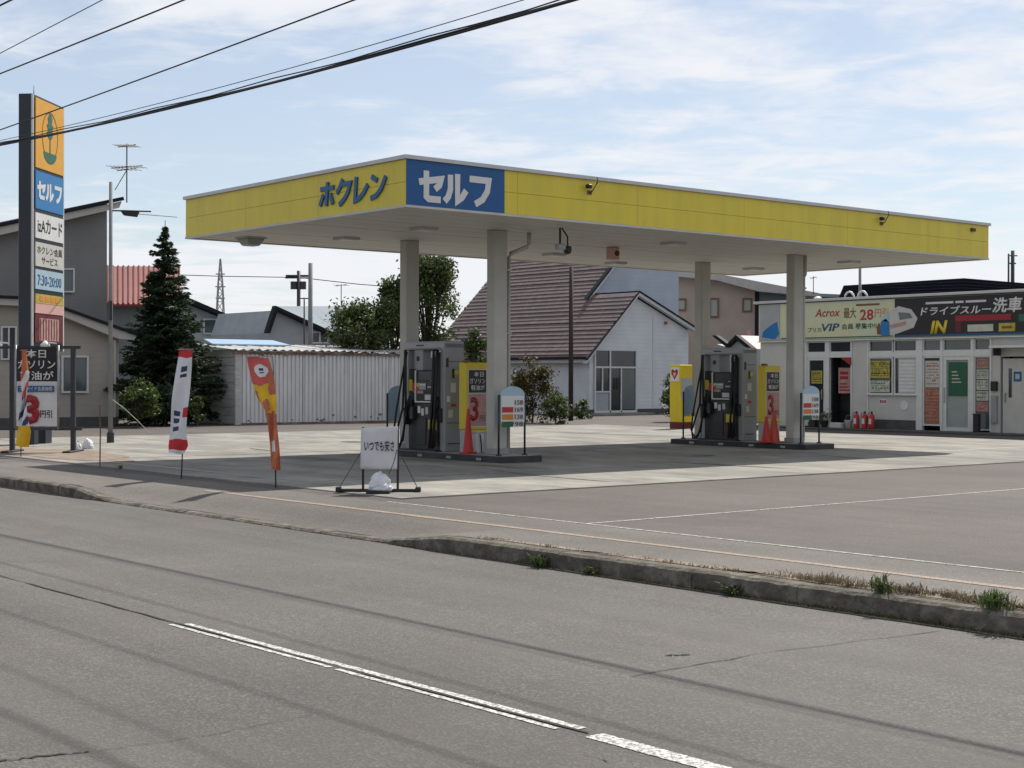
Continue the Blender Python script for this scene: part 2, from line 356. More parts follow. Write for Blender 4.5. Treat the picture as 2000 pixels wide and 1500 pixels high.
def dup(root, loc, rz=None, label=None, group=None):
    r = root.copy(); COL.objects.link(r); r.location = loc
    if rz is not None: r.rotation_euler = (0, 0, rz)
    if label: r['label'] = label
    if group: r['group'] = group
    for ch in list(root.children):
        c = ch.copy(); COL.objects.link(c); c.parent = r
        for g2 in list(ch.children):
            d = g2.copy(); COL.objects.link(d); d.parent = c
    return r
# a plane to write on: origin, right, up, out
class Pl:
    def __init__(s, o, ex, ey=(0, 0, 1)): s.o = Vector(o); s.x = Vector(ex).normalized(); s.y = Vector(ey).normalized(); s.n = s.x.cross(s.y)
    def __call__(s, u, v, w=0): return s.o+s.x*u+s.y*v+s.n*w
def text(name, body, mat, parent, pl, u, v, w, h, lift=.012, bold=0, depth=.004, o=(0, 0, 0), shear=0):
    """lettering fitted into the box (u,v,w,h) on plane pl"""
    cu = bpy.data.curves.new('t', 'FONT'); cu.body = body; cu.size = 1; cu.offset = bold; cu.shear = shear; cu.resolution_u = 2
    ob = bpy.data.objects.new('t', cu); COL.objects.link(ob)
    me = bpy.data.meshes.new_from_object(ob); bpy.data.objects.remove(ob); bpy.data.curves.remove(cu)
    n = len(me.vertices)
    if n == 0: return None
    co = np.empty(n*3); me.vertices.foreach_get('co', co); co = co.reshape(-1, 3)
    mn, mxx = co.min(0), co.max(0); sp = np.maximum(mxx-mn, 1e-6)
    q = (co-mn)/sp; ov = Vector(o)
    new = np.array([tuple(pl(u+a*w, v+b*h, lift)-ov) for a, b, _ in q])
    me.vertices.foreach_set('co', new.ravel()); me.materials.clear(); me.materials.append(MATS[mat]); me.name = name
    bm = bmesh.new(); bm.from_mesh(me); bmesh.ops.remove_doubles(bm, verts=bm.verts[:], dist=1e-5)
    fs = bm.faces[:]; r = bmesh.ops.extrude_face_region(bm, geom=fs); ev = [e for e in r['geom'] if isinstance(e, bmesh.types.BMVert)]
    bmesh.ops.translate(bm, verts=ev, vec=pl.n*depth); bmesh.ops.recalc_face_normals(bm, faces=bm.faces[:]); bm.to_mesh(me); bm.free()
    ob = bpy.data.objects.new(name, me); COL.objects.link(ob); ob.parent = parent; return ob
def strokes(name, mat, parent, pl, u, v, w, h, sts, width, lift=.01, depth=.02, o=(0, 0, 0), slant=0):
    """one written sign: polylines in a unit box drawn with a broad pen"""
    mb = MB(o)
    for si, pts in enumerate(sts):
        P = [Vector((p[0]*w+slant*p[1]*h, p[1]*h)) for p in pts]; k = len(P); Lf, Rt = [], []
        for i in range(k):
            d0 = (P[i]-P[i-1]).normalized() if i else (P[1]-P[0]).normalized()
            d1 = (P[i+1]-P[i]).normalized() if i < k-1 else d0
            t = (d0+d1)
            t = t.normalized() if t.length > 1e-4 else d0
            nn = Vector((-t.y, t.x)); sc_ = min(1/max(.45, nn.dot(Vector((-d1.y, d1.x)))), 1.9)*width/2
            Lf.append(P[i]+nn*sc_); Rt.append(P[i]-nn*sc_)
        for i in range(k-1):
            q = [Lf[i], Rt[i], Rt[i+1], Lf[i+1]]; dz = lift+si*.0015
            mb.prism([pl(u+a.x, v+a.y, dz) for a in q], pl.n*depth)
    return mb.build(name, mat, parent)
def flat(name, mat, parent, pl, u0, u1, v0, v1, lift=.006, depth=.008, o=(0, 0, 0)):
    return MB(o).prism([pl(u0, v0, lift), pl(u1, v0, lift), pl(u1, v1, lift), pl(u0, v1, lift)], pl.n*depth).build(name, mat, parent)
def shape(name, mat, parent, pl, pts, lift=.008, depth=.008, o=(0, 0, 0)):
    return MB(o).prism([pl(a, b, lift) for a, b in pts], pl.n*depth).build(name, mat, parent)
KANA = {
 'ho': [[(.04, .74), (.96, .74)], [(.5, 1), (.5, .03)], [(.27, .50), (.06, .08)], [(.73, .50), (.95, .08)]],
 'ku': [[(.40, 1), (.24, .70), (.04, .48)], [(.26, .80), (.92, .80), (.80, .45), (.58, .20), (.26, .0)]],
 're': [[(.18, 1), (.18, .07), (.45, .13), (.72, .33), (.95, .62)]],
 'n': [[(.05, .90), (.42, .72)], [(.08, .06), (.42, .14), (.70, .36), (.95, .82)]],
 'se': [[(.0, .60), (.97, .76), (.90, .55), (.70, .40)], [(.32, 1), (.32, .12), (.42, .05), (.95, .05)]],
 'ru': [[(.28, .95), (.28, .45), (.18, .18), (.02, .02)], [(.60, 1), (.60, .07), (.80, .20), (.99, .46)]],
 'fu': [[(.04, .88), (.93, .88), (.86, .50), (.64, .20), (.30, .02)]]}
def kana_row(letters, name, mat, parent, pl, u, v, cw, gap, h, width, **k):
    for i, l in enumerate(letters): strokes(name, mat, parent, pl, u+i*(cw+gap), v, cw, h, KANA[l], width, **k)

def leaves(name, C_, size, mat, parent, aspect=.5, up=.3, jitter=.35, o=(0, 0, 0), dirs=None):
    """thousands of leaf-sized quads at points C_ (n,3)"""
    C_ = np.asarray(C_, float)-np.array(o); n = len(C_)
    a = rng.normal(size=(n, 3)) if dirs is None else dirs+rng.normal(size=(n, 3))*jitter
    a /= np.linalg.norm(a, axis=1)[:, None]
    b = rng.normal(size=(n, 3)); b[:, 2] *= (1-up); b -= (b*a).sum(1)[:, None]*a; b /= np.linalg.norm(b, axis=1)[:, None]
    s = size*rng.uniform(.6, 1.35, n)[:, None]; a = a*s; b = b*s*aspect
    V = np.stack([C_-a*.5, C_+b*.5, C_+a*.55, C_-b*.5], 1).reshape(-1, 3)
    me = bpy.data.meshes.new(name); me.vertices.add(4*n); me.vertices.foreach_set('co', V.ravel())
    me.loops.add(4*n); me.loops.foreach_set('vertex_index', np.arange(4*n, dtype=np.int32))
    me.polygons.add(n); me.polygons.foreach_set('loop_start', np.arange(0, 4*n, 4, dtype=np.int32)); me.polygons.foreach_set('loop_total', np.full(n, 4, np.int32))
    me.update(); me.validate(); me.materials.append(MATS[mat]); ob = bpy.data.objects.new(name, me); COL.objects.link(ob); ob.parent = parent; return ob

# ------------------------------------------------------------------ the setting: ground, road, kerb, pavement, yard, apron
ROAD_Z = -.17
struct(MB().box(-2500, 2500, -2500, 2500, -.6, -.32).build('ground', 'earth'))
road = struct(MB().box(-4, 9.9, -80, 400, -.31, ROAD_Z).build('road', 'road'))
yard = struct(MB().box(12.0, 160, -80, 200, -.31, 0).build('yard', 'yard'))
def sstep(t): t = max(0, min(1, t)); return t*t*(3-2*t)
def drop(y): return sstep((y-12.9)/1.5)*sstep((22.9-y)/1.7)
def walk_z(x, y): return -.135*drop(y)*(1-sstep((x-10.0)/1.1))
mb = MB(); ys = [-80, -40, -10]+[i*.25 for i in range(0, 161)]+[80, 200]; xs = [10.04, 10.2, 10.4, 10.6, 10.8, 11.0, 11.2, 11.6, 12.0]
for i in range(len(ys)-1):
    for j in range(len(xs)-1):
        mb.face([(x, y, walk_z(x, y)) for x, y in ((xs[j], ys[i]), (xs[j+1], ys[i]), (xs[j+1], ys[i+1]), (xs[j], ys[i+1]))])
struct(mb.build('pavement', 'walk'))
kerb = struct(MB().box(9.905, 10.02, -80, 200, -.33, -.16).build('kerb', 'kerbstone'))
y = 1.0; k = 0
while y < 40:
    z0, z1 = -.135*drop(y), -.135*drop(y+.595); dx = rng.uniform(-.006, .006); t = rng.uniform(-.005, .003)
    m_ = MB((9.87, y, 0)); c = .022; R = []; ns = 7
    for s_ in range(ns):
        f = s_/(ns-1); zt = z0+(z1-z0)*f; jj = rng.uniform(-.007, .004, 4) if 0 < s_ < ns-1 else rng.uniform(-.010, 0, 4); yy = y+.0015+f*.597
        R.append([(9.87+dx, yy, -.30), (10.045+dx, yy, -.30), (10.045+dx, yy, zt+t), (9.895+dx+c-jj[0], yy, zt+t+jj[1]*.6), (9.878+dx-jj[2]*.8, yy, zt+t-c+jj[1]), (9.872+dx-jj[3]*1.4, yy, zt-.09 if zt > -.05 else -.165)])
    m_.face(list(reversed(R[0]))); m_.face(R[-1])
    for A, B in zip(R[:-1], R[1:]):
        for i in range(6): m_.face([A[i], A[(i+1) % 6], B[(i+1) % 6], B[i]])
    m_.build('kerb_stone', 'kerbstone', kerb, loc=(9.87, y, 0)); y += .6
def line_strip(name, mat, parent, p, q, w, z, rag=.006, n=24, zf=None):
    p, q = Vector((*p, 0)), Vector((*q, 0)); d = (q-p).normalized(); s = Vector((-d.y, d.x, 0)); m_ = MB(); pr = None
    for i in range(n+1):
        c = p.lerp(q, i/n); a = c+s*(w/2+rng.uniform(-rag, rag)); b = c-s*(w/2+rng.uniform(-rag, rag))
        a.z = z if zf is None else zf(a.x, a.y)+.004; b.z = z if zf is None else zf(b.x, b.y)+.004
        if pr: m_.face([pr[0], pr[1], b, a])
        pr = (a, b)
    return m_.build(name, mat, parent)
zr = ROAD_Z+.004
line_strip('lane_line', 'white_line', road, (5.462, 10.45), (5.47, 6.0), .062, zr, .004, 90)
line_strip('lane_line', 'white_line', road, (5.358, 10.5), (5.366, 8.30), .040, zr, .004, 90)
line_strip('lane_line', 'white_line', road, (5.362, 8.22), (5.362, 6.08), .042, zr, .004, 90)
line_strip('lane_line', 'white_line', road, (5.415, 5.85), (5.41, 4.9), .13, zr, .004, 90)
line_strip('lane_line', 'white_line', road, (5.41, -2), (5.41, -7), .16, zr, .008, 20)
line_strip('lane_line', 'white_line', road, (5.41, 16.5), (5.41, 21.5), .02, zr, .008, 20)
m_ = line_strip('seam', 'tar', road, (5.408, 60), (5.42, 5.9), .022, zr+.002, .010, 220)
def crack(pts, w, parent, z, mat='tar'):
    P = []
    for a, b in zip(pts[:-1], pts[1:]):
        for i in range(10):
            t = i/10; P.append((a[0]+(b[0]-a[0])*t+rng.normal()*.008, a[1]+(b[1]-a[1])*t+rng.normal()*.010))
    mbb = MB(); pr = None
    for i, p in enumerate(P):
        ww = w*rng.uniform(.2, 1); q = (Vector((p[0], p[1]+ww/2, z)), Vector((p[0], p[1]-ww/2, z)))
        if pr: mbb.face([pr[0], pr[1], q[1], q[0]])
        pr = q
    return mbb.build('crack', mat, parent)
crack([(6.66, 6.86), (7.98, 6.87), (9.85, 6.63)], .014, road, zr+.001)
crack([(7.36, 7.22), (7.52, 7.13)], .05, road, zr+.001)
crack([(2.75, 7.28), (2.95, 7.254), (3.256, 7.164)], .03, road, zr+.001); crack([(3.26, 7.16), (3.9, 7.12), (4.6, 7.2)], .006, road, zr+.001)
crack([(5.1, 5.6), (5.05, 4.9)], .02, road, zr+.001)
line_strip('edge_line', 'orange_line', yard, (11.07, 20.6), (11.07, 1), .105, 0, .010, 90, zf=lambda x, y: walk_z(x, y))
line_strip('edge_strip', 'white_line_old', yard, (12.03, 17.2), (12.03, -6), .055, .004, .006, 80)
line_strip('bay_line', 'white_line_old', yard, (12.06, 13.14), (36, 13.14), .06, .004, .006, 60)
crack([(20.3, 9.6), (24, 9.9), (30, 9.8)], .03, yard, .005)
line_strip('joint', 'tar', yard, (12.4, 17.40), (38, 17.40), .035, .004, .008, 60)
apron = struct(MB().box(12.46, 37.96, 17.46, 40.96, -.04, .006).build('apron', 'joint'))
sxn, syn = 8, 8; sw, sd = (38-12.42)/sxn, (41-17.42)/syn; sm = None
for i in range(sxn):
    for j in range(syn):
        if sm is None:
            o_ = MB().box(.006, sw-.006, .006, sd-.006, -.03, .018).build('concrete_slab', 'concrete', apron, .004); sm = o_.data
        else:
            o_ = bpy.data.objects.new('concrete_slab', sm); COL.objects.link(o_); o_.parent = apron
        o_.location = (12.42+i*sw, 17.42+j*sd, rng.uniform(-.002, .003))
for nm_, a_, b_ in (('drain', (13.2, 21.05), (34.5, 21.05)), ('drain', (13.2, 29.6), (34.5, 29.6)), ('drain', (13.2, 21.05), (13.2, 29.6))):
    x0_, x1_, y0_, y1_ = min(a_[0], b_[0])-.08, max(a_[0], b_[0])+.08, min(a_[1], b_[1])-.08, max(a_[1], b_[1])+.08
    if a_[0] == b_[0]: y0_ += .17; y1_ -= .17
    MB().box(x0_, x1_, y0_, y1_, .0, .0235).build('drain_channel', 'drain_steel', apron)
def manhole(x, y, r):
    h = MB((x, y, 0)).lathe((x, y, 0), [(r, .0), (r, .026), (r-.03, .027)], 24).build('manhole_cover', 'drain_steel', apron, loc=(x, y, 0)); MB().lathe((0, 0, 0), [(r*.82, .0275), (r*.82, .031)], 24).build('lid', 'steel_dark', h)
for x_, y_ in ((16.6, 24.2), (24.4, 22.9), (24.3, 26.0), (33.2, 31.5), (22.3, 33.5)): manhole(x_, y_, .32)
for k in range(16):                                    # tyre scuffs on the concrete
    x_ = rng.choice([17.3, 18.4, 21.0, 22.2, 26.6, 27.7, 30.6, 31.8])+rng.normal()*.12; y_ = rng.uniform(18, 34); l_ = rng.uniform(1.5, 5); bend = rng.normal()*.5
    m2 = MB(); pr = None
    for i in range(13):
        f = i/12; c_ = Vector((x_+bend*f*f, y_+l_*f, .0245)); ww = .085*math.sin(math.pi*min(1, f*1.0+.05))*rng.uniform(.7, 1.1)
        q = (c_-Vector((ww, 0, 0)), c_+Vector((ww, 0, 0)))
        if pr: m2.face([pr[0], pr[1], q[1], q[0]])
        pr = q
    m2.build('tyre_mark', 'tyre_mark', apron)
def blob_sheet(name, mat, cx, cy, rx, ry, z, rot=0, n=40):
    m_ = MB(); pts = []
    for i in range(n):
        a = 2*math.pi*i/n; r = 1+.12*math.sin(3*a+1)+.08*math.sin(7*a)+rng.uniform(-.05, .05)
        u, v = rx*r*math.cos(a), ry*r*math.sin(a); pts.append((cx+u*math.cos(rot)-v*math.sin(rot), cy+u*math.sin(rot)+v*math.cos(rot), z))
    m_.face(pts); return struct(m_.build(name, mat))
blob_sheet('bare_soil', 'soil', 13.6, 32.2, 1.0, 3.6, .026, 0)
for c_ in ((10.17, 7.6, .12, 1.6), (10.14, 9.9, .08, 1.2), (10.2, 5.2, .17, 1.6), (10.13, 11.6, .06, .8), (9.835, 7.2, .045, 1.9), (9.84, 10.4, .035, 1.4), (9.84, 24.6, .035, 1.8)): blob_sheet('verge_soil', 'soil', c_[0], c_[1], c_[2], c_[3], .005 if c_[0] > 9.9 else ROAD_Z+.005)

# ------------------------------------------------------------------ station canopy
CX, CY, CA, CB, ZB, ZT = 15.544, 21.657, 17.874, 8.134, 4.694, 5.607
O = Vector((CX, CY, 0))
can = thing('canopy', 'long flat filling station canopy with yellow fascia and blue corner panel on four pillars', 'canopy', O)
box('core', 'joint', can, CX+.03, CX+CA-.03, CY+.03, CY+CB-.03, ZB+.065, ZT-.08, O)
box('roof_deck', 'trim', can, CX+.02, CX+CA-.02, CY+.02, CY+CB-.02, ZT-.079, ZT-.03, O)
zs = [(ZB+.045, 5.135), (5.141, ZT-.072)]
def panels(pl, cuts, skip=None):
    for a, b in zip(cuts[:-1], cuts[1:]):
        if skip and a >= skip[0]-.01 and b <= skip[1]+.01: continue
        for z0, z1 in zs: flat('fascia_panel', 'yellow', can, pl, a+.003, b-.003, z0, z1, -.029+rng.uniform(-.001, .001), .030, O)
pS = Pl((CX, CY, 0), (1, 0, 0)); pW = Pl((CX, CY+CB, 0), (0, -1, 0)); pE = Pl((CX+CA, CY, 0), (0, 1, 0)); pN = Pl((CX+CA, CY+CB, 0), (-1, 0, 0))
panels(pS, [0, 2.226, 2.54, 5.65, 8.79, 12.27, 15.33, CA], (0, 2.226))
panels(pW, [0, 2.57, 5.3, CB]); panels(pE, [0, 2.8, 5.6, CB]); panels(pN, [0, 3, 6, 9, 12, 15, CA])
flat('sign_panel', 'blue', can, pS, .004, 2.223, ZB+.045, ZT-.072, -.029, .034, O)
for nm, z0, z1, e, mt in (('top_cap', ZT-.068, ZT, .045, 'trim'), ('bottom_trim', ZB, ZB+.042, .012, 'offwhite')):
    m_ = MB(O)
    m_.box(CX-e, CX+CA+e, CY-e, CY+.10, z0, z1); m_.box(CX-e, CX+CA+e, CY+CB-.10, CY+CB+e, z0, z1)
    m_.box(CX-e, CX+.10, CY+.101, CY+CB-.101, z0, z1); m_.box(CX+CA-.10, CX+CA+e, CY+.101, CY+CB-.101, z0, z1)
    m_.build(nm, mt, can)
kana_row(['se', 'ru', 'fu'], 'lettering', 'white', can, pS, .27, 4.845, .50, .055, .52, .118, lift=.006, depth=.012, o=O)
kana_row(['ho', 'ku', 're', 'n'], 'lettering', 'letter_blue', can, pW, CB-2.78, 4.91, .50, .06, .46, .088, lift=.002, depth=.03, o=O, slant=.10)
for i in range(27):
    y0 = CY+.105+i*(CB-.21)/27
    box('soffit_panel', 'soffit', can, CX+.105, CX+CA-.105, y0+.006, y0+(CB-.21)/27-.006, ZB+.024+rng.uniform(-.003, .003), ZB+.06, O)
for px_, py_ in ((19.58, 24.09), (19.58, 27.14), (28.91, 24.09), (28.91, 27.14)):
    p_ = box('pillar', 'pillar', can, px_-.175, px_+.175, py_-.13, py_+.13, .15, ZB+.03, O, .02)
    box('base_plate', 'pump_grey', p_, px_-.20, px_+.20, py_-.155, py_+.155, .151, .28, O, .01)
for x_, ex in ((19.82, .5), (29.15, 0)):
    pts = [(x_, 24.02, .2), (x_, 24.02, 4.18), (x_+.06, 24.02, 4.26)]+([(x_+ex, 24.02, 4.42), (x_+ex+.05, 24.02, 4.5), (x_+ex+.05, 24.02, 4.72)] if ex else [(x_+.06, 24.02, 4.72)])
    d_ = MB(O).tube(pts, .045, 10).build('downpipe', 'pillar', can, smooth=True)
    for z_ in (1.2, 2.6, 3.9): box('bracket', 'steel', d_, x_-.07, x_+.052, 23.965, 24.075, z_, z_+.04, O)
def soffit_lamp(x, y, w=.5, d=.5, h=.16, kind='bowl'):
    if kind == 'bowl':
        l = MB(O).box(x-w/2, x+w/2, y-d/2, y+d/2, ZB-.01, ZB+.026).build('soffit_lamp', 'offwhite', can)
        m2 = MB(O); a = [(x-w/2+.02, y-d/2+.02), (x+w/2-.02, y-d/2+.02), (x+w/2-.02, y+d/2-.02), (x-w/2+.02, y+d/2-.02)]
        b = [(x+(p[0]-x)*.62, y+(p[1]-y)*.62) for p in a]
        m2.hexa([(*p, ZB-h) for p in b], [(*p, ZB-.011) for p in a]); m2.build('diffuser', 'glass_frost', l, .02)
    else:
        l = MB(O).box(x-w/2, x+w/2, y-d/2, y+d/2, ZB-.03, ZB+.026).build('soffit_lamp', 'trim', can)
        box('diffuser', 'white', l, x-w/2+.04, x+w/2-.04, y-d/2+.04, y+d/2-.04, ZB-.04, ZB-.031, O)
q = gp(490, 466, ZB); soffit_lamp(q.x, q.y)
for x_, y_ in ((18.1, 24.6), (18.1, 27.4), (24.2, 23.6), (24.2, 27.6), (31.4, 24.4), (31.4, 27.6), (27.2, 28.6)): soffit_lamp(x_, y_, .42, .42, kind='flush')
q = gp(1094, 447, ZB)
s_ = MB(O).tube([(q.x, q.y, ZB+.02), (q.x, q.y, ZB-.30)], .022, 8).build('camera_stem', 'steel_dark', can)
box('camera_body', 'pump_light', s_, q.x-.1, q.x+.12, q.y-.06, q.y+.06, ZB-.42, ZB-.30, O, .02)
MB(O).lathe((q.x+.2, q.y, ZB-.5), [(.01, 0), (.07, .03), (.09, .10), (.08, .16), (.02, .17)], 12).build('dome_camera', 'steel_dark', s_, smooth=True)
MB(O).tube([(q.x+.2, q.y, ZB-.34), (q.x+.2, q.y, ZB-.15), (q.x+.05, q.y, ZB+.02)], .016, 6).build('cable', 'cable', s_)
q = gp(1197, 485, ZB)
s_ = box('loudspeaker', 'pink', can, q.x-.13, q.x+.13, q.y-.1, q.y+.1, ZB-.26, ZB+.02, O, .02)
MB(O).tube([(q.x+.03, q.y-.101, ZB-.12), (q.x+.03, q.y-.13, ZB-.12)], .06, 12).build('speaker_cone', 'maroon', s_)
for px, py in ((1152, 368), (1722, 430)):
    q = onY(px, py, CY); l = MB(O).tube([(q.x-.02, q.y-.01, q.z-.09), (q.x-.02, q.y-.10, q.z-.06), (q.x+.06, q.y-.16, q.z+.12), (q.x+.08, q.y-.12, q.z+.2)], .012, 6).build('lamp_arm', 'steel_dark', can)
    box('lamp_head', 'black', l, q.x-.17, q.x-.07, q.y-.16, q.y-.05, q.z-.02, q.z+.06, O, .015)
    box('lamp_mount', 'brown_ink', l, q.x-.07, q.x+.04, q.y-.02, q.y-.001, q.z-.12, q.z-.04, O)
q = onY(1900, 449, CY); box('bracket', 'steel_dark', can, q.x-.1, q.x+.06, q.y-.05, q.y-.002, q.z-.04, q.z+.04, O)

# ------------------------------------------------------------------ pump islands and what stands on them
ISL = []
for n_, (xc, lab) in enumerate(((19.58, 'low pump island with dark edge, the nearer one left of centre'), (28.91, 'low pump island with dark edge, the farther one right of centre'))):
    o_ = Vector((xc, 25.5, 0)); t = thing('pump_island', lab, 'island', o_, 0, 'pump islands under the canopy')
    m_ = MB(o_); m_.box(xc-.55, xc+.55, 23.3, 27.75, .0, .148); m_.build('edge_curb', 'island_edge', t, .015)
    box('top_slab', 'island_top', t, xc-.50, xc+.50, 23.35, 27.70, .14, .152, o_)
    for y_ in (23.9, 24.9, 25.9, 26.9): box('reflector', 'steel', t, xc-.562, xc-.549, y_, y_+.16, .05, .10, o_)
    ISL.append(t)
def catenary(a, b, sag, n=12):
    a, b = Vector(a), Vector(b); return [a.lerp(b, i/n)-Vector((0, 0, sag*4*(i/n)*(1-i/n))) for i in range(n+1)]
def pump(xc, label):
    """origin at island top centre; customer side faces -X; long side along Y"""
    t = thing('fuel_pump', label, 'fuel pump', (xc, 26.23, .152), 0, 'self service fuel pumps')
    y0, y1, x0, x1 = -.73, .73, -.27, .25
    box('cabinet', 'pump_grey', t, x0, x1, y0, y0+.16, 0, 2.30, bevel=.015)               # near column
    box('post', 'pump_light', t, x0+.04, x1-.04, y1-.11, y1, 0, 2.16, bevel=.015)
    b_ = box('top_beam', 'pump_light', t, x0-.01, x1+.01, y0+.0, y1+.01, 2.165, 2.335, bevel=.03)
    box('beam_badge', 'steel_dark', b_, x0-.016, x0-.009, .0, .26, 2.235, 2.265)
    lo = box('lower_body', 'pump_dark', t, x0+.05, x1-.05, y0+.161, y1-.111, 0, 1.02, bevel=.01)
    for k, (a, b) in enumerate(((-.46, -.06), (-.02, .30))):
        box('service_panel', 'pump_dark', lo, x0+.03, x0+.049, a, b, .12, .70, bevel=.004)
        for i in range(5): box('louvre', 'black', lo, x0+.024, x0+.030, a+.04, b-.04, .18+i*.055, .20+i*.055)
    for a_, z_ in ((.05, .75), (.18, .80), (-.1, .78)): box('notice', ('paper', 'white', 'poster_pale')[int(a_*10) % 3], lo, x0+.030, x0+.049, a_, a_+.09, z_, z_+.15)
    box('warning_plate', 'yellow_box', lo, x0+.016, x0+.023, -.42, -.14, .46, .66)
    box('warning_plate', 'maroon', lo, x0+.016, x0+.023, -.42, -.10, .18, .40)
    hd = box('display_head', 'pump_dark', t, x0+.03, x1-.03, -.36, .36, 1.021, 1.72, bevel=.015)
    for nm, mt, a, b, z0, z1 in (('price_display', 'screen', -.32, .20, 1.50, 1.69), ('keypad', 'pump_grey', -.05, .28, 1.30, 1.45), ('keypad', 'screen', -.32, -.09, 1.30, 1.47),
                                 ('sticker', 'red', .20, .28, 1.30, 1.36), ('sticker', 'yellow_box', .21, .28, 1.38, 1.44), ('sticker', 'white', -.31, -.22, 1.48, 1.495), ('button_row', 'pump_light', -.04, .18, 1.33, 1.36), ('button_row', 'white', -.04, .18, 1.39, 1.42), ('button_row', 'pump_light', -.30, -.12, 1.34, 1.38), ('card_reader', 'black', -.32, .28, 1.06, 1.26), ('notice', 'paper', -.26, -.02, 1.085, 1.20), ('notice', 'poster_pink', .04, .26, 1.22, 1.285)):
        box(nm, mt, hd, x0+(.006 if nm in ('notice', 'sticker', 'button_row') else .012), x0+.029, a, b, z0, z1, bevel=.003)
    fr = MB(); fr.box(x0-.002, x0+.02, .30, .335, 1.03, 1.72); fr.box(x0-.002, x0+.02, -.36, .299, 1.03, 1.058); fr.build('trim_frame', 'white', hd)
    up = box('upper_panel', 'pump_grey', t, x0+.06, x1-.06, .12, .44, 1.721, 2.164, bevel=.01)
    box('number_plate', 'black', up, x0+.05, x0+.059, .25, .34, 1.92, 2.02)
    box('hose_rack', 'pump_dark', t, x0+.02, x0+.12, y0+.165, -.37, 1.021, 2.10, bevel=.01); box('hose_rack', 'black', t, x0+.045, x0+.12, .37, y1-.115, .9, 1.75, bevel=.01)
    for hy_ in (-.47, -.58): MB().tube([(x0-.05, hy_, 2.15), (x0-.09, hy_+.01, 1.5), (x0-.14, hy_+.03, .7), (x0-.16, hy_+.06, .18), (x0-.12, hy_+.12, .08), (x0-.06, hy_+.15, .4)], .022, 8).build('hose', 'rubber', t, smooth=True)
    MB().tube([(x0-.02, .60, 2.12), (x0-.10, .66, 1.6), (x0-.16, .80, .8), (x0-.2, .86, .25), (x0-.18, .74, .06), (x0-.12, .60, .2), (x0-.08, .55, .8)], .022, 8).build('hose', 'rubber', t, smooth=True)
    box('back_rail', 'steel_dark', t, x1-.12, x1-.06, -.57, -.50, 1.02, 2.164)
    def nozzle(y, z):
        nz = MB(); nz.tube([(x0-.05, y, z), (x0-.03, y, z+.13), (x0+.0, y, z+.2)], .03, 8); nz.box(x0-.10, x0-.01, y-.02, y+.02, z-.10, z+.02); nz.tube([(x0-.09, y, z-.1), (x0-.13, y, z-.02), (x0-.07, y, z+.09)], .012, 6)
        return nz.build('nozzle', 'black', t)
    for y_, hy in ((-.40, -.44), (-.52, -.54), (.52, .58)):
        h = box('holster', 'black', t, x0-.02, x0+.10, y_-.075, y_+.075, .70, 1.08, bevel=.02); nozzle(y_, .95)
        MB().tube([(x0-.06, hy, 2.16)]+catenary((x0-.07, hy, 2.10), (x0-.09, y_+.02, .83), .0, 4), .026, 8).build('hose', 'rubber', t, smooth=True)
        yy = y_+(.10 if y_ > 0 else .04)
        MB().tube([(x0-.08, y_, .86), (x0-.11, y_+.03, .55), (x0-.12, yy+.05, .16), (x0-.12, yy+.12, .035), (x0-.12, yy+.26, .03), (x0-.09, yy+.32, .22), (x0-.07, y_+.16, .9), (x0-.06, hy+.06, 1.7), (x0-.06, hy+.03, 2.16)] if y_ > 0 else
                  [(x0-.08, y_, .86), (x0-.12, y_-.02, .5), (x0-.13, y_-.03, .12), (x0-.11, y_+.06, .06), (x0-.07, y_+.10, .45)], .024, 8).build('hose', 'rubber', t, smooth=True)
    for y_, z0_, h_, mt in ((-.60, .62, .30, 'black'), (.62, .55, .36, 'black'), (-.30, .72, .26, 'black'), (.40, .66, .28, 'pump_dark')): box('nozzle_boot', mt, t, x0-.06, x0+.06, y_-.06, y_+.06, z0_, z0_+h_, bevel=.015)
    box('fuel_sticker', 'red', t, x0+.008, x0+.028, .36, .44, 1.25, 1.45); box('fuel_sticker', 'yellow_box', t, x0+.012, x0+.032, .45, .57, 1.28, 1.52)
    box('hose_hook', 'white', t, x0-.07, x0-.03, -.38, -.33, 1.98, 2.12, bevel=.01); box('hose_hook', 'white', t, x0-.07, x0-.03, -.50, -.46, 1.98, 2.12, bevel=.01)
    box('instruction_plate', 'paper', t, x0+.16, x0+.30, y0-.006, y0-.001, 1.25, 1.45); box('instruction_plate', 'pump_dark', t, x0+.2, x0+.26, y0-.006, y0-.001, 1.55, 1.75)
    for a_, b_, z_, h_, mt in ((.06, .14, 1.05, .12, 'white'), (.17, .30, .95, .06, 'red'), (.10, .22, .72, .16, 'poster_pale'), (.04, .10, 1.78, .2, 'pump_dark'), (.26, .36, 1.62, .1, 'yellow_box'), (.08, .40, .16, .02, 'black'), (.06, .46, .60, .012, 'pump_dark'), (.06, .46, 1.90, .012, 'pump_dark')): box('side_plate', mt, t, x0+a_, x0+b_, y0-.007, y0-.001, z_, z_+h_)
    bx_ = box('base_tray', 'black', t, x0-.16, x1+.04, y0+.10, y1-.05, 0, .03)
    return t
p1 = pump(19.58, 'grey self service fuel pump with black hoses on the nearer island, left of centre')
dup(p1, (28.91, 26.23, .152), label='grey self service fuel pump with black hoses on the farther island, right of centre')
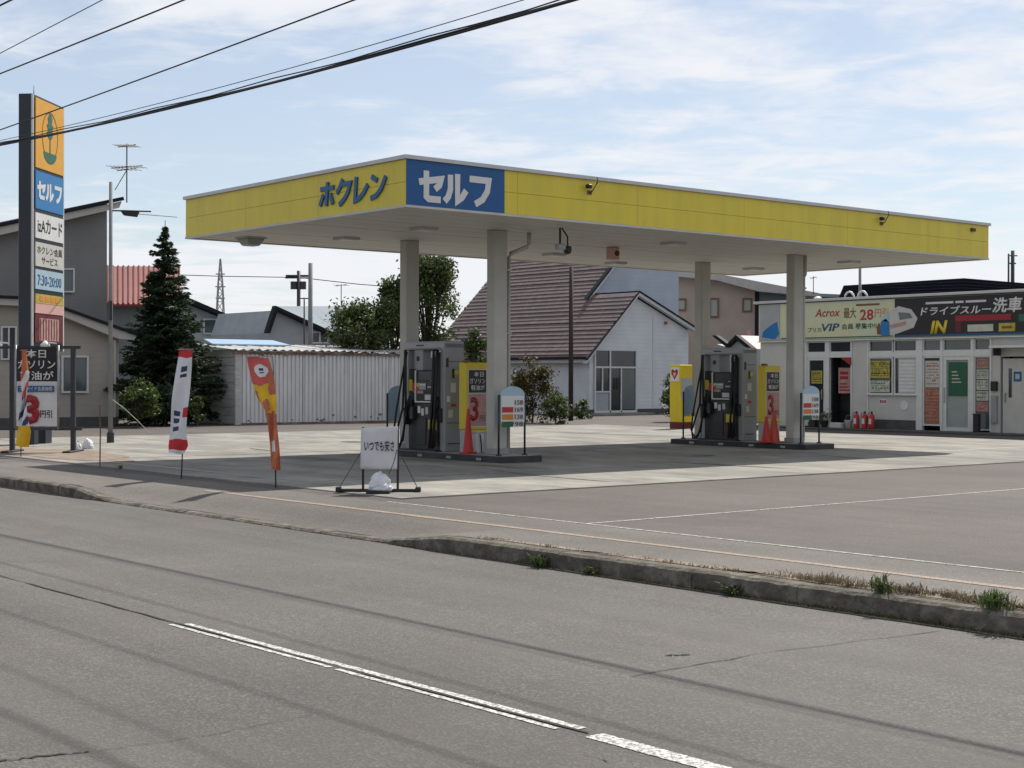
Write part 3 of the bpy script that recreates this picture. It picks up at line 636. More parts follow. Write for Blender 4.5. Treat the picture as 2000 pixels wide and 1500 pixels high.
def poster_stand(xc, label):
    t = thing('poster_stand', label, 'poster stand', (xc, 24.98, .152), 0, 'yellow poster stands on the islands')
    m_ = MB(); m_.box(-.30, .30, -.12, .12, .48, 1.88); m_.build('case', 'yellow_box', t, .015)
    box('foot_panel', 'pump_light', t, -.29, .29, -.10, .10, 0, .479, bevel=.01)
    box('rim_lamp', 'brown_ink', t, -.32, -.22, -.14, -.02, 1.881, 1.93)
    pl = Pl((0, -.12, 0), (1, 0, 0))
    f_ = flat('poster', 'offwhite', t, pl, -.25, .25, .53, 1.74, .001, .006)
    flat('poster_head', 'blackboard', f_, pl, -.23, .23, 1.25, 1.72, .008, .002)
    text('lettering', '本日', 'white', f_, pl, -.10, 1.58, .26, .11, .011, .01, .001); text('lettering', 'ガソリン', 'white', f_, pl, -.21, 1.44, .42, .11, .011, .01, .001); text('lettering', '軽油が', 'white', f_, pl, -.17, 1.30, .36, .11, .011, .01, .001)
    flat('poster_body', 'poster_pink', f_, pl, -.23, .23, .56, 1.22, .008, .002)
    text('lettering', '3', 'red_deep', f_, pl, -.19, .66, .22, .50, .011, .03, .001); text('lettering', '円引', 'ink', f_, pl, .06, .66, .15, .12, .011, .01, .001)
    flat('lower_strip', 'yellow_box', t, pl, -.30, .30, .43, .478, -.015, .02)
    return t
ps = poster_stand(19.68, 'yellow poster stand with large red 3 beside the nearer fuel pump')
dup(ps, (29.01, 24.98, .152), label='yellow poster stand with large red 3 beside the farther fuel pump')
def cone(x, y, z, label, s=1.0, mat='orange_cone', w=1.0):
    t = thing('traffic_cone', label, 'traffic cone', (x, y, z), 0, 'traffic cones on the islands')
    MB().lathe((0, 0, 0), [(.155*s*w, .03), (.15*s*w, .05), (.035*s*w, .78*s), (.03*s*w, .80*s), (.008, .80*s)], 18).build('cone_body', mat, t, smooth=True)
    MB().box(-.19*s*w, .19*s*w, -.19*s*w, .19*s*w, 0, .035).build('base', mat, t, .01)
    return t
cone(19.24, 24.60, .152, 'red traffic cone before the yellow poster stand on the nearer island', 1.16, 'red', .62)
cone(28.36, 24.50, .152, 'red traffic cone before the yellow poster stand on the farther island, left of two', .80, 'red')
cone(28.66, 24.52, .152, 'orange red traffic cone against the front pillar of the farther island', .98)
def canister(x, y, label):
    t = thing('container', label, 'container', (x, y, .152), 0)
    MB().hexa([(-.085, -.08, 0), (.085, -.08, 0), (.085, .08, 0), (-.085, .08, 0)], [(-.11, -.10, .42), (.11, -.10, .42), (.11, .10, .42), (-.11, .10, .42)]).build('bin', 'white', t, .015)
    MB().tube([(-.02, -.105, .40), (.01, -.11, .22), (.04, -.09, .02)], .012, 6).build('strap', 'black', t)
    box('lid', 'paper', t, -.115, .115, -.105, .105, .421, .45, bevel=.01)
canister(19.50, 24.62, 'white plastic bin with dark strap between red cone and front pillar')
def price_sign(xc, y, z, rz, label):
    t = thing('price_sign', label, 'price sign', (xc, y, z), rz, 'round topped price signs at the island ends')
    for x_ in (-.34, .34):
        l = MB().tube([(x_, .03, 0), (x_, .03, 1.22)], .022, 10).build('post', 'steel_dark', t, smooth=True); MB().tube([(x_, .03, 0), (x_, .03, .03)], .06, 10).build('foot', 'steel_dark', l)
    out = [(-.31, .66), (.31, .66), (.31, 1.22)]+[(.31*math.cos(a), 1.22+.17*math.sin(a)) for a in [math.pi*i/14 for i in range(1, 14)]]+[(-.31, 1.22)]
    b_ = MB().prism([(x, 0, zz_) for x, zz_ in out], (0, .03, 0)).build('board', 'sky_blue', t)
    pl = Pl((0, 0, 0), (1, 0, 0))
    flat('price_panel', 'white', b_, pl, -.295, .295, .675, 1.20, .0005, .0012)
    for i, (mt, dg) in enumerate((('pink', '158'), ('red', '169'), ('orange', '138'), ('green_sign', '98'))):
        z0 = 1.12-i*.145
        if i: flat('fuel_name', mt, b_, pl, -.28, .01, z0-.11, z0, .002, .004)
        flat('digit_panel', 'offwhite', b_, pl, .03, .28, z0-.11, z0, .002, .004); text('lettering', dg, 'ink', b_, pl, .05, z0-.10, .21, .09, .008, .008, .001)
    return t
s0 = price_sign(19.53, 23.52, .152, 0, 'round topped price sign at the near end of the nearer island')
dup(s0, (28.84, 23.52, .152), 0, 'round topped price sign at the near end of the farther island')
dup(s0, (19.58, 27.52, .152), math.pi, 'price sign seen from behind at the back end of the nearer island')
dup(s0, (28.91, 27.52, .152), math.pi, 'price sign seen from behind at the back end of the farther island')
# yellow service cabinet beyond the islands
t = thing('service_cabinet', 'tall yellow service cabinet with red emblem plate beyond the farther island', 'cabinet', (37.3, 36.0, .018))
box('body', 'yellow_box', t, -.31, .31, -.24, .24, .22, 2.16, bevel=.02); box('plinth', 'maroon', t, -.30, .30, -.23, .23, 0, .219)
pl = Pl((0, -.24, 0), (1, 0, 0)); pl2 = Pl((-.31, 0, 0), (0, -1, 0))
e_ = flat('emblem_plate', 'white', t, pl2, -.17, .21, 1.60, 2.07, .001, .02)
shape('emblem', 'red_deep', e_, pl2, [(.02, 1.66), (.17, 1.86), (.17, 1.98), (.10, 2.01), (.02, 1.95), (-.06, 2.01), (-.13, 1.98), (-.13, 1.86)], .022, .004)
shape('emblem', 'pink', e_, pl2, [(.02, 1.74), (.10, 1.86), (.02, 1.92), (-.06, 1.86)], .027, .003)
flat('panel', 'pump_light', t, pl, -.24, .24, .95, 1.72, .001, .01)

# ------------------------------------------------------------------ roadside things on the left
# pylon sign: local x along the lettered face, local y through its thickness
t = thing('pylon_sign', 'tall dark pylon sign with stacked amber, blue and white panels behind the price frame', 'pylon sign', (14.875, 36.527, .02), math.radians(44.7))
box('mast_body', 'charcoal', t, 0, 1.97, 0, .36, 2.35, 8.70, bevel=.012)
box('post', 'charcoal', t, .95, 1.35, .05, .31, 0, 2.36); box('post', 'charcoal', t, .25, .50, .05, .31, 0, 2.36)
box('corner_strip', 'trim', t, -.012, .055, -.012, .03, 2.35, 8.69); box('edge_strip', 'offwhite', t, 1.92, 1.982, -.012, .03, 2.35, 8.69)
MB().tube([(.5, .18, 8.70), (.5, .18, 9.0)], .014, 6, r1=.004).build('lightning_rod', 'steel_dark', t)
pl = Pl((0, 0, 0), (1, 0, 0)); A, B = .13, 1.89
pa = flat('panel', 'amber', t, pl, A, B, 6.90, 8.63, .002, .03)
ring = [(1.01+.50*math.cos(a), 7.78+.62*math.sin(a)) for a in [2*math.pi*i/36 for i in range(37)]]
m_ = MB()
for i in range(36):
    (a, b), (c, d) = ring[i], ring[i+1]; f_ = .945
    m_.prism([pl(a, b, .033), pl(c, d, .033), pl(1.01+(c-1.01)*f_, 7.78+(d-7.78)*f_, .033), pl(1.01+(a-1.01)*f_, 7.78+(b-7.78)*f_, .033)], pl.n*.004)
m_.build('emblem_ring', 'brown_ink', pa)
shape('emblem_ear', 'sign_green', pa, pl, [(.93, 7.72), (1.09, 7.72), (1.22, 7.88), (1.12, 7.92), (1.22, 8.06), (1.11, 8.10), (1.16, 8.24), (1.01, 8.40), (.86, 8.24), (.91, 8.10), (.80, 8.06), (.90, 7.92), (.80, 7.88)], .034, .005)
shape('emblem_stem', 'sign_green', pa, pl, [(.985, 7.30), (1.035, 7.30), (1.035, 7.72), (.985, 7.72)], .034, .005)
shape('emblem_bowl', 'sign_green', pa, pl, [(.60, 7.36)]+[(1.01+.41*math.cos(a), 7.36+.27*math.sin(a)) for a in [math.pi+math.pi*i/16 for i in range(17)]], .034, .005)
pb = flat('panel', 'sign_blue', t, pl, A, B, 5.88, 6.82, .002, .03)
kana_row(['se', 'ru', 'fu'], 'lettering', 'white', pb, pl, .22, 6.16, .46, .07, .42, .10, lift=.034, depth=.004)
pc = flat('panel', 'white', t, pl, A, B, 5.15, 5.78, .002, .03); text('lettering', 'izAカード', 'ink', pc, pl, .25, 5.30, 1.55, .36, .034, .012, .003)
pd = flat('panel', 'offwhite', t, pl, A, B, 4.45, 5.05, .002, .03); text('lettering', 'ホクレン会員', 'ink', pd, pl, .22, 4.77, 1.58, .2, .034, .008, .003); text('lettering', 'サービス', 'ink', pd, pl, .50, 4.52, 1.0, .19, .034, .008, .003)
pe = flat('panel', 'sky_blue', t, pl, A, B, 3.88, 4.37, .002, .03); text('lettering', '7:30-20:00', 'letter_blue', pe, pl, .25, 3.98, 1.5, .27, .034, .010, .003)
pf = flat('panel', 'pink', t, pl, A, B, 3.28, 3.76, .002, .03); flat('panel_strip', 'poster_yellow', pf, pl, A, B, 3.53, 3.76, .033, .004); [flat('print_block', 'orange', pf, pl, .38+.32*k, .60+.32*k, 3.58, 3.71, .038, .003) for k in range(4)]
pg = flat('panel', 'maroon', t, pl, A, B, 2.55, 3.26, .002, .02)
flat('price_strip', 'poster_pink', pg, pl, .38, 1.6, 2.60, 3.16, .024, .006)
for i in range(7): flat('price_bar', 'maroon', pg, pl, .42+i*.17, .47+i*.17, 2.62, 3.14, .031, .004)
# price frame with hanging banner, facing the camera's side of the road
FR = -YAW; s = 34.1/F_PX
c = gp(75, 885)
t = thing('price_banner_stand', 'dark pipe frame holding a black and white banner with a red 3, at left edge', 'banner frame', (c.x, c.y, .018), FR)
def fx(px): return (px-75)*s
def fz(py): return (885-py)*s
for a in (-40, 24, 143): 
    l = MB().box(fx(a)-.05, fx(a)+.05, -.05, .05, 0, fz(682)).build('post', 'steel_dark', t); MB().box(fx(a)-.09, fx(a)+.09, -.55, .55, 0, .05).build('foot', 'black', l, .01)
MB().box(fx(-60), fx(157), -.04, .04, fz(683), fz(677)).build('top_rail', 'steel_dark', t)
MB().box(fx(-60), fx(160), -.03, .03, fz(842), fz(836)).build('lower_rail', 'steel_dark', t)
for a in (33, 116): MB().tube([(fx(a), -.09, fz(840)), (fx(a), -.09, fz(676))], .026, 8).build('banner_pole', 'steel', t, smooth=True)
bn = MB(); K = 14
for i in range(K):
    for j in range(10):
        q = []
        for di, dj in ((0, 0), (0, 1), (1, 1), (1, 0)):
            u, v = (j+dj)/10, (i+di)/K; q.append((fx(35)+u*(fx(114)-fx(35)), -.10-.012*math.sin(u*9+v*5)-.01*math.sin(v*8), fz(834)+v*(fz(681)-fz(834))))
        bn.face(q, 1 if i > 7 else 0)
b_ = bn.build('banner', ['paper', 'blackboard'], t, smooth=True, merge=True)
pl = Pl((0, -.10, 0), (1, 0, 0))
text('lettering', '本日', 'white', b_, pl, fx(54), fz(701), .45, .19, .028, .015, .003); text('lettering', 'ガソリン', 'white', b_, pl, fx(38), fz(722), .84, .2, .028, .015, .003); text('lettering', '軽油が', 'white', b_, pl, fx(42), fz(744), .76, .2, .028, .015, .003)
flat('banner_strip', 'letter_blue', b_, pl, fx(38), fx(109), fz(767), fz(755), .024, .004); text('lettering', 'プリペイド会員価格', 'paper', b_, pl, fx(41), fz(765), .74, .10, .030, .006, .003)
text('lettering', '3', 'red_deep', b_, pl, fx(48), fz(830), .38, .66, .028, .05, .003); text('lettering', '円引', 'ink', b_, pl, fx(82), fz(817), .26, .17, .028, .012, .003)
for a in (3, 96):
    l = MB().tube([(fx(a)-.05, -.05, fz(678)), (fx(a)+.02, -.35, fz(671)), (fx(a)+.28, -.42, fz(673))], .02, 6).build('lamp_arm', 'white', t)
    MB().lathe((fx(a)+.02, -.36, fz(679)), [(.02, .13), (.10, .05), (.115, 0), (.03, -.01)], 12).build('lamp_head', 'white', l, smooth=True)
def sandbag(name, label, x, y, w, h, z=.018, rz=0, mat='bag_white', grp=None):
    t_ = MB(); n, k = 20, 9; pts = []; ph0 = rng.uniform(0, 6.28)
    for i in range(k+1):
        f = i/k
        for j in range(n):
            a = 2*math.pi*j/n; r = (1-f**2.4)**.5*(1+.10*math.sin(2*a+ph0)+.06*math.sin(5*a+4*f)+rng.uniform(-.09, .07))*(.93 if i == 0 else 1)
            pts.append((w/2*r*math.cos(a)+.06*w*f*math.cos(ph0), w*.40*r*math.sin(a), h*f*(.90+.10*math.sin(a+ph0))+(rng.uniform(-.04, .04)*h if i else 0)))
    t_.v = [Vector(p) for p in pts]
    for i in range(k):
        for j in range(n): t_.f.append([i*n+j, i*n+(j+1) % n, (i+1)*n+(j+1) % n, (i+1)*n+j]); t_.m.append(0)
    t_.f.append([j for j in reversed(range(n))]); t_.f.append([k*n+j for j in range(n)]); t_.m += [0, 0]
    o_ = t_.build(name, mat, smooth=False); o_.location = (x, y, z); o_.rotation_euler = (0, 0, rz); tag(o_, label, 'sandbag', grp); return o_
q = gp(152, 882); sandbag('sandbag', 'small white weight bag at the right foot of the price frame', q.x, q.y, .2, .24, rz=.4)
q = gp(172, 878); sandbag('sandbag', 'white weight bag lying right of the price frame, the farther of two', q.x, q.y, .30, .26, rz=1.0)
# banner flags
def flag(label, px_pole, py_base, d, py_top, rows, zones, mats, amp=.05, lean=0, deco=None):
    b = gp(px_pole, py_base); z0 = .019 if b.x > 12.42 else .0
    t_ = thing('banner_flag', label, 'banner flag', (b.x, b.y, z0), FR, 'tall cloth banner flags along the forecourt')
    k = d/F_PX
    def L(px, py): return (px-px_pole)*k, (py_base-py)*k
    x1, z1 = L(px_pole+lean, py_top)
    MB().tube([(0, .09, 0), (x1*.4, .09, z1*.5), (x1, .09, z1)], .011, 7).build('pole', 'steel_dark', t_, smooth=True)
    xa, _ = L(rows[0][1], 0); xb, _ = L(rows[0][2], 0)
    MB().tube([(xa-.02, 0, z1-.015), (xb+.02, 0, z1-.01)], .008, 6).build('crossbar', 'steel', t_)
    m_ = MB(); nr, nc = 88, 20; G = []
    pys = [r[0] for r in rows]
    for i in range(nr+1):
        py = pys[0]+(pys[-1]-pys[0])*i/nr
        l = np.interp(py, pys, [r[1] for r in rows]); r = np.interp(py, pys, [r[2] for r in rows]); row = []
        for j in range(nc+1):
            u = j/nc; x, z = L(l+(r-l)*u, py); row.append((x, amp*math.sin(u*5.2+i*.115)+amp*.5*math.sin(u*11+i*.06+1), z+.012*math.sin(u*6+i*.15)))
        G.append(row)
    for i in range(nr):
        for j in range(nc): m_.face([G[i][j], G[i+1][j], G[i+1][j+1], G[i][j+1]], zones((i+.5)/nr, (j+.5)/nc))
    f_ = m_.build('cloth', mats, t_, smooth=True, merge=True)
    return t_
def z1_(v, u):
    if v < .11: return 0 if (v < .085) else 1
    if v > .86: return 0 if v < .965 else 1
    if .15 < v < .27 and .35 < u < .75 and math.sin(v*75) > -.6: return 2
    if .58 < v < .80 and .15 < u < .55 and math.sin(v*85) > -.4: return 2
    if .56 < v < .66 and u > .68: return 0
    return 1
flag('white banner flag with red ends and navy writing, the middle of three', 352, 936, 25.55, 682, [(683, 349, 376), (700, 347, 375), (735, 341, 372), (780, 336, 369), (830, 333, 364), (850, 331, 364), (870, 329, 367), (886, 330, 360)], z1_, ['cloth_red', 'cloth_white', 'cloth_navy'], .025, 12)
def z2_(v, u):
    if v < .24:
        if ((u-.55)/.30)**2+((v-.115)/.055)**2 < 1: return 4 if (abs(u-.55) < .12 and (abs(v-.10) < .008 or abs(v-.128) < .008)) else 1
        return 0 if (u < .75 or v < .06) else 5
    if v < .50: return 2 if (math.sin(u*9+v*34)+math.sin(u*5-v*21) > -.35) else 5
    if v < .60: return 5
    if .74 < v < .84 and .2 < u < .6: return 1
    return 3 if math.sin(v*40+u*8) > .2 else 5
flag('twisted red and gold banner flag nearest the handwritten board', 537, 953, 23.6, 696, [(699, 482, 525), (715, 483, 529), (745, 490, 535), (775, 502, 539), (800, 517, 540), (830, 523, 541), (870, 527, 545), (918, 530, 548)], z2_, ['cloth_pink', 'cloth_white', 'cloth_yellow', 'cloth_orange', 'cloth_navy', 'cloth_brick'], .035, -6)
def z3_(v, u):
    if v < .22: return 0
    if v < .78: return 1 if math.sin(v*34+u*6) > -.35 else (2 if v < .5 else 4)
    return 3
flag('narrow orange, white and yellow banner flag before the price frame', 38, 893, 33.2, 690, [(691, 40, 52), (740, 39, 54), (780, 46, 51), (820, 36, 54), (845, 33, 59), (875, 31, 56)], z3_, ['cloth_orange', 'cloth_white', 'cloth_pink', 'cloth_yellow', 'cloth_navy'], .06, 6)
# handwritten board
s = 22.4/F_PX; c = gp(740, 963)
t = thing('notice_board', 'white handwritten board on a black stand at the corner of the concrete', 'notice board', (c.x, c.y, .018), FR)
def hx(px): return (px-740)*s
def hz(py): return (963-py)*s
for a in (709, 777): MB().box(hx(a)-.017, hx(a)+.017, -.017, .017, 0.03, hz(836)).build('post', 'black', t)
MB().box(hx(657), hx(821), -.035, .035, .0, .045).build('base_beam', 'black', t, .006)
for a in (661, 817): MB().box(hx(a)-.04, hx(a)+.04, -.07, .07, 0, .075).build('foot', 'black', t, .01)
MB().box(hx(720), hx(765), -.42, -.05, .0, .05).build('weight_tray', 'black', t, .01)
m_ = MB()
nx, nz = 10, 10
for i in range(nx):
    for j in range(nz):
        q = []
        for di, dj in ((0, 0), (1, 0), (1, 1), (0, 1)):
            u, v = (i+di)/nx, (j+dj)/nz; q.append((hx(704+1.5*v)+u*(hx(776)-hx(704)), -.03-.02*math.sin(u*4+v*3)*(.3+u*v), hz(918)+v*(hz(838)-hz(918))+.03*u*v-.008*math.sin(v*9)*u))
        m_.face(q)
bo = m_.build('board_sheet', 'paper', t, smooth=True, merge=True); sm_ = bo.modifiers.new('thick', 'SOLIDIFY'); sm_.thickness = .012; sm_.offset = -1
pl = Pl((0, -.05, 0), (1, 0, 0)); text('handwriting', 'いつでも安さ', 'ink', bo, pl, hx(712), hz(883), .44, .16, .008, .012, .002)

for a, b in ((708, 663), (778, 815)): MB().tube([(hx(a), .0, hz(880)), (hx(b), 0, .07)], .006, 5).build('guy_wire', 'steel_dark', t)
MB().tube([(hx(776), -.03, hz(880)), (hx(770), -.12, hz(905)), (hx(762), -.2, hz(926))], .006, 5).build('guy_wire', 'black', t)
rt = Matrix.Rotation(FR, 3, 'Z'); w_ = c+rt @ Vector((hx(745), -.22, 0)); sandbag('weight_bag', 'crumpled white plastic bag weighing down the handwritten board', w_.x, w_.y, .37, .29, .052, FR)
# stake and rope
q = gp(195, 912); o_ = MB().tube([(0, 0, 0), (.01, 0, .7), (.0, .02, 1.17)], .013, 7).build('stake', 'rust'); o_.location = (q.x, q.y, .0); tag(o_, 'thin rusty stake left of the white banner flag', 'stake')
# steel pole with lamp
t = thing('lamp_pole', 'grey steel pole with a dark lamp head beside the left house', 'lamp pole', (17.06, 36.78, .018))
MB().tube([(0, 0, .25), (0, 0, 6.72)], .062, 14, r1=.045).build('shaft', 'pole_concrete', t, smooth=True); MB().tube([(0, 0, 0), (0, 0, .26)], .095, 14).build('base_sleeve', 'steel_dark', t)
a_ = MB().tube([(0, 0, 5.98), (.25, -.21, 5.98), (.8, -.66, 5.96)], .02, 7).build('lamp_arm', 'steel_dark', t)
m_ = MB(); e = Vector((.77, -.64, 0)); n_ = Vector((.64, .77, 0))
m_.prism([e*a+Vector((0, 0, z))-n_*.09 for a, z in ((.27, 5.97), (.72, 5.95), (.66, 5.82), (.34, 5.86))], n_*.18); m_.build('lamp_head', 'black', a_)
box('junction_box', 'steel_dark', t, -.10, -.02, -.14, -.05, 3.15, 3.65)
MB().tube([Vector((0, 0, 1.15)), Vector((1.0, 1.3, .85)), Vector((2.1, 2.8, .48)), Vector((3.3, 4.4, .02))], .009, 6).build('rope', 'offwhite', t)

# ------------------------------------------------------------------ shop
SX = 42.0; SO = Vector((SX, 30, 0))
shop = thing('shop', 'single storey filling station shop with big printed sign band right of the canopy', 'shop', SO)
pf = Pl((SX, 0, 0), (0, -1, 0))      # u = -Y
def U(y): return -y
def sbox(name, mat, par, ya, yb, z0, z1, xa=0, xb=.2, bevel=0): return box(name, mat, par, SX+xa, SX+xb, min(ya, yb), max(ya, yb), z0, z1, SO, bevel)
sbox('rear_wall', 'shopwall', shop, 36.58, 20, 0, 4.32, .9, 7)
sbox('interior_back', 'interior', shop, 36.4, 26.9, .02, 3.06, .55, .86)
sbox('roof', 'navy_roof', shop, 36.7, 19.9, 4.325, 4.40, .0, 7.1)
sbox('coping', 'trim', shop, 36.75, 19.9, 4.401, 4.49, -.22, .12, .01)
sbox('sign_backing', 'shopwall', shop, 36.58, 20, 3.06, 4.38, -.09, .89)
sbox('eaves_strip', 'alu', shop, 36.6, 20, 3.02, 3.055, -.14, .3)
for ya, yb, z0, z1 in ((36.58, 34.5, 0, 3.015), (32.48, 31.84, 0, 3.015), (31.839, 29.83, .36, 1.17), (27.08, 26.78, 0, 3.015), (24.6, 20, 0, 3.015), (26.779, 24.601, 2.42, 3.015)): sbox('wall_panel', 'shopwall', shop, ya, yb, z0, z1, 0, .5)
sbox('plinth', 'plinth', shop, 31.839, 29.83, 0, .359, -.01, .5)
sbox('step', 'plinth', shop, 36.4, 20.0, 0, .05, -1.1, -.011, .01)
sbox('floor_slab', 'plinth', shop, 36.5, 20, -.0, .019, .0, .9)
for ya, yb in ((34.5, 34.43), (33.62, 33.45), (32.53, 32.481), (31.838, 31.79), (29.88, 29.64), (28.95, 28.87), (27.82, 27.72), (27.13, 27.081)): sbox('mullion', 'alu', shop, ya, yb, .0, 3.015, -.03, .09)
def pane(name, glass, ya, yb, z0, z1, fr=.035, label=None):
    w = sbox(name, glass, shop, ya-.001, yb+.001, z0, z1, .05, .065)
    m_ = MB(SO); a, b = min(ya, yb)+.001, max(ya, yb)-.001
    m_.box(SX+.0, SX+.049, a, b, z0, z0+fr); m_.box(SX+.0, SX+.049, a, b, z1-fr, z1); m_.box(SX+.0, SX+.049, a, a+fr, z0+fr+.0005, z1-fr-.0005); m_.box(SX+.0, SX+.049, b-fr, b, z0+fr+.0005, z1-fr-.0005)
    m_.build('frame', 'alu', w); return w
for ya, yb in ((34.43, 33.62), (33.45, 32.53), (31.79, 30.82), (30.78, 29.88), (29.64, 28.95), (28.87, 27.82), (27.72, 27.13)): pane('transom_window', 'glass_dark' if ya > 30 else 'glass_grey', ya, yb, 2.62, 3.01)
for ya, yb in ((34.43, 33.62), (33.45, 32.53), (31.79, 29.88), (29.64, 28.95), (28.87, 27.82), (27.72, 27.13)): sbox('transom_rail', 'alu', shop, ya, yb, 2.45, 2.619, -.02, .08)
def poster(par, mat, ya, yb, z0, z1, lift=-.02, txt=None, ink='ink', rows=0, rink='ink'):
    p_ = flat('poster', mat, par, pf, U(ya), U(yb), z0, z1, lift, .006, SO)
    if txt: text('lettering', txt, ink, p_, pf, U(ya)+.05, z0+(z1-z0)*.3, (ya-yb)-.1, (z1-z0)*.4, lift+.008, .006, .002, SO)
    if rows:
        n_ = rows*2; m_ = MB(SO); W_ = ya-yb
        for i in range(n_):
            hh = (z1-z0)/(n_+1); zz_ = z1-(i+1)*hh; u_ = .05*W_+rng.uniform(0, .06)*W_
            big = 1.35 if i in (1, n_-2) else .7
            while u_ < W_*.90:
                w_ = rng.uniform(.05, .16)*W_; w_ = min(w_, W_*.95-u_)
                if rng.random() > .12: m_.prism([pf(U(ya)+u_, zz_, lift+.007), pf(U(ya)+u_+w_, zz_, lift+.007), pf(U(ya)+u_+w_, zz_+hh*.5*big, lift+.007), pf(U(ya)+u_, zz_+hh*.5*big, lift+.007)], pf.n*.002)
                u_ += w_+.02*W_+rng.uniform(0, .05)*W_
        tag(m_.build('print', rink, p_), kind='stuff')
    return p_
d1 = pane('door', 'glass_dark', 34.43, 33.62, .03, 2.449, .09); poster(d1, 'poster_yellow', 34.25, 33.78, 1.55, 2.0, -.02, rows=3); poster(d1, 'maroon', 34.3, 33.75, 1.18, 1.32)
MB(SO).tube([(SX-.06, 33.74, 1.0), (SX-.06, 33.74, 1.35)], .018, 6).build('handle', 'steel', d1)
op = sbox('door_leaf', 'glass_dark', shop, 33.44, 33.40, .03, 2.44, .1, .54)
ph = sbox('notice_stand', 'poster_pink', shop, 33.22, 32.66, 1.22, 2.1, .20, .22)
for i in range(2): flat('print_line', 'red_deep', ph, Pl((SX+.20, 0, 0), (0, -1, 0)), U(33.16), U(32.8), 1.7+i*.16, 1.81+i*.16, .003, .002, SO)
for i in range(3): flat('print_line', 'red_deep', ph, Pl((SX+.20, 0, 0), (0, -1, 0)), U(33.17), U(32.72)-.06*i, 1.3+i*.11, 1.35+i*.11, .003, .002, SO)
MB(SO).prism([(SX-.02, 32.95, 2.45), (SX-.02, 32.50, 2.45), (SX-.02, 32.50, 2.18)], (-.05, 0, 0)).build('door_curtain', 'red_deep', shop)
w1 = pane('window', 'glass_grey', 31.79, 30.82, 1.2, 2.449, .045); poster(w1, 'poster_yellow', 31.72, 30.92, 1.75, 2.32, .03, rows=4, rink='ink'); poster(w1, 'poster_pale', 31.72, 30.92, 1.28, 1.66, .03, rows=3, rink='green_sign'); 
w2 = pane('window', 'glass_dark', 30.78, 29.88, 1.2, 2.449, .045)
bl = sbox('blind', 'offwhite', w2, 30.62, 29.94, 1.26, 2.40, .040, .048)
for i in range(9): flat('blind_slat', 'alu', bl, Pl((SX+.04, 0, 0), (0, -1, 0)), U(30.60), U(29.96), 1.30+i*.12, 1.385+i*.12, .001, .006, SO)
sbox('window_sill', 'alu', shop, 31.83, 29.84, 1.171, 1.199, -.10, .05, .005)
flat('wall_notice', 'white', shop, pf, U(31.35), U(31.05), .86, 1.06, .002, .008, SO); [flat('print_line', 'red_deep', shop, pf, U(31.32)+k*.09, U(31.26)+k*.09, .91, 1.01, .011, .002, SO) for k in range(3)]
MB(SO).prism([(SX-.006, 30.35+.16*math.cos(a), .85+.16*math.sin(a)) for a in [2*math.pi*i/20 for i in range(20)]], (-.01, 0, 0)).build('wall_vent', 'white', shop)
w3 = pane('window', 'glass_frost', 29.64, 28.95, .2, 2.449, .05); poster(w3, 'offwhite', 29.55, 29.02, 1.45, 2.3, -.02, rows=4, rink='poster_orange'); poster(w3, 'poster_orange', 29.57, 29.0, .28, 1.42, -.02, rows=5, rink='poster_pink'); flat('poster_head', 'blackboard', w3, pf, U(29.6), U(29.0), 2.33, 2.41, -.02, .006, SO)
d2 = pane('door', 'glass_frost', 28.87, 27.82, .05, 2.449, .12); pg_ = poster(d2, 'green_sign', 28.68, 28.0, 1.18, 2.26, -.02, rows=0); [flat('print_line', 'poster_pale', pg_, pf, U(28.55), U(28.2)-.05*k, 1.6+k*.11, 1.635+k*.11, -.013, .002, SO) for k in range(4)]
MB(SO).tube([(SX-.06, 28.78, .95), (SX-.06, 28.78, 1.45)], .018, 6).build('handle', 'steel', d2)
w4 = pane('window', 'glass_grey', 27.72, 27.13, .1, 2.449, .04)
for i, mt in enumerate(('poster_pink', 'poster_pale', 'poster_pale', 'poster_pale', 'poster_pink')): poster(w4, mt, 27.64, 27.21, 2.06-i*.34, 2.36-i*.34, -.02, rows=3, rink=('brown_ink', 'green_sign', 'green_sign', 'pump_dark', 'red_deep')[i])
sbox('meter_box', 'black', shop, 27.06, 26.86, 1.35, 1.65, -.12, -.001, .01); sbox('meter_box', 'pump_grey', shop, 27.06, 26.86, .35, 1.2, -.10, -.001, .01)
d3 = sbox('door', 'offwhite', shop, 26.72, 25.65, .02, 2.36, .03, .08, .008); sbox('door', 'offwhite', shop, 25.63, 24.65, .02, 2.36, .03, .08, .008)
sbox('slit_window', 'glass_dark', d3, 26.50, 26.40, 1.15, 2.05, .015, .029); flat('door_plate', 'letter_blue', d3, pf, U(26.33), U(26.06), 1.65, 1.95, -.028, .006, SO); flat('door_plate', 'sky_blue', d3, pf, U(26.27), U(26.12), 1.72, 1.88, -.021, .004, SO)
sbox('handle', 'steel', d3, 26.64, 26.60, 1.0, 1.3, -.01, .029)
aw = sbox('awning', 'alu', shop, 26.85, 24.5, 2.68, 2.75, -.55, -.002, .01); sbox('awning_bracket', 'steel_dark', aw, 26.80, 26.76, 2.45, 2.679, -.4, -.003)
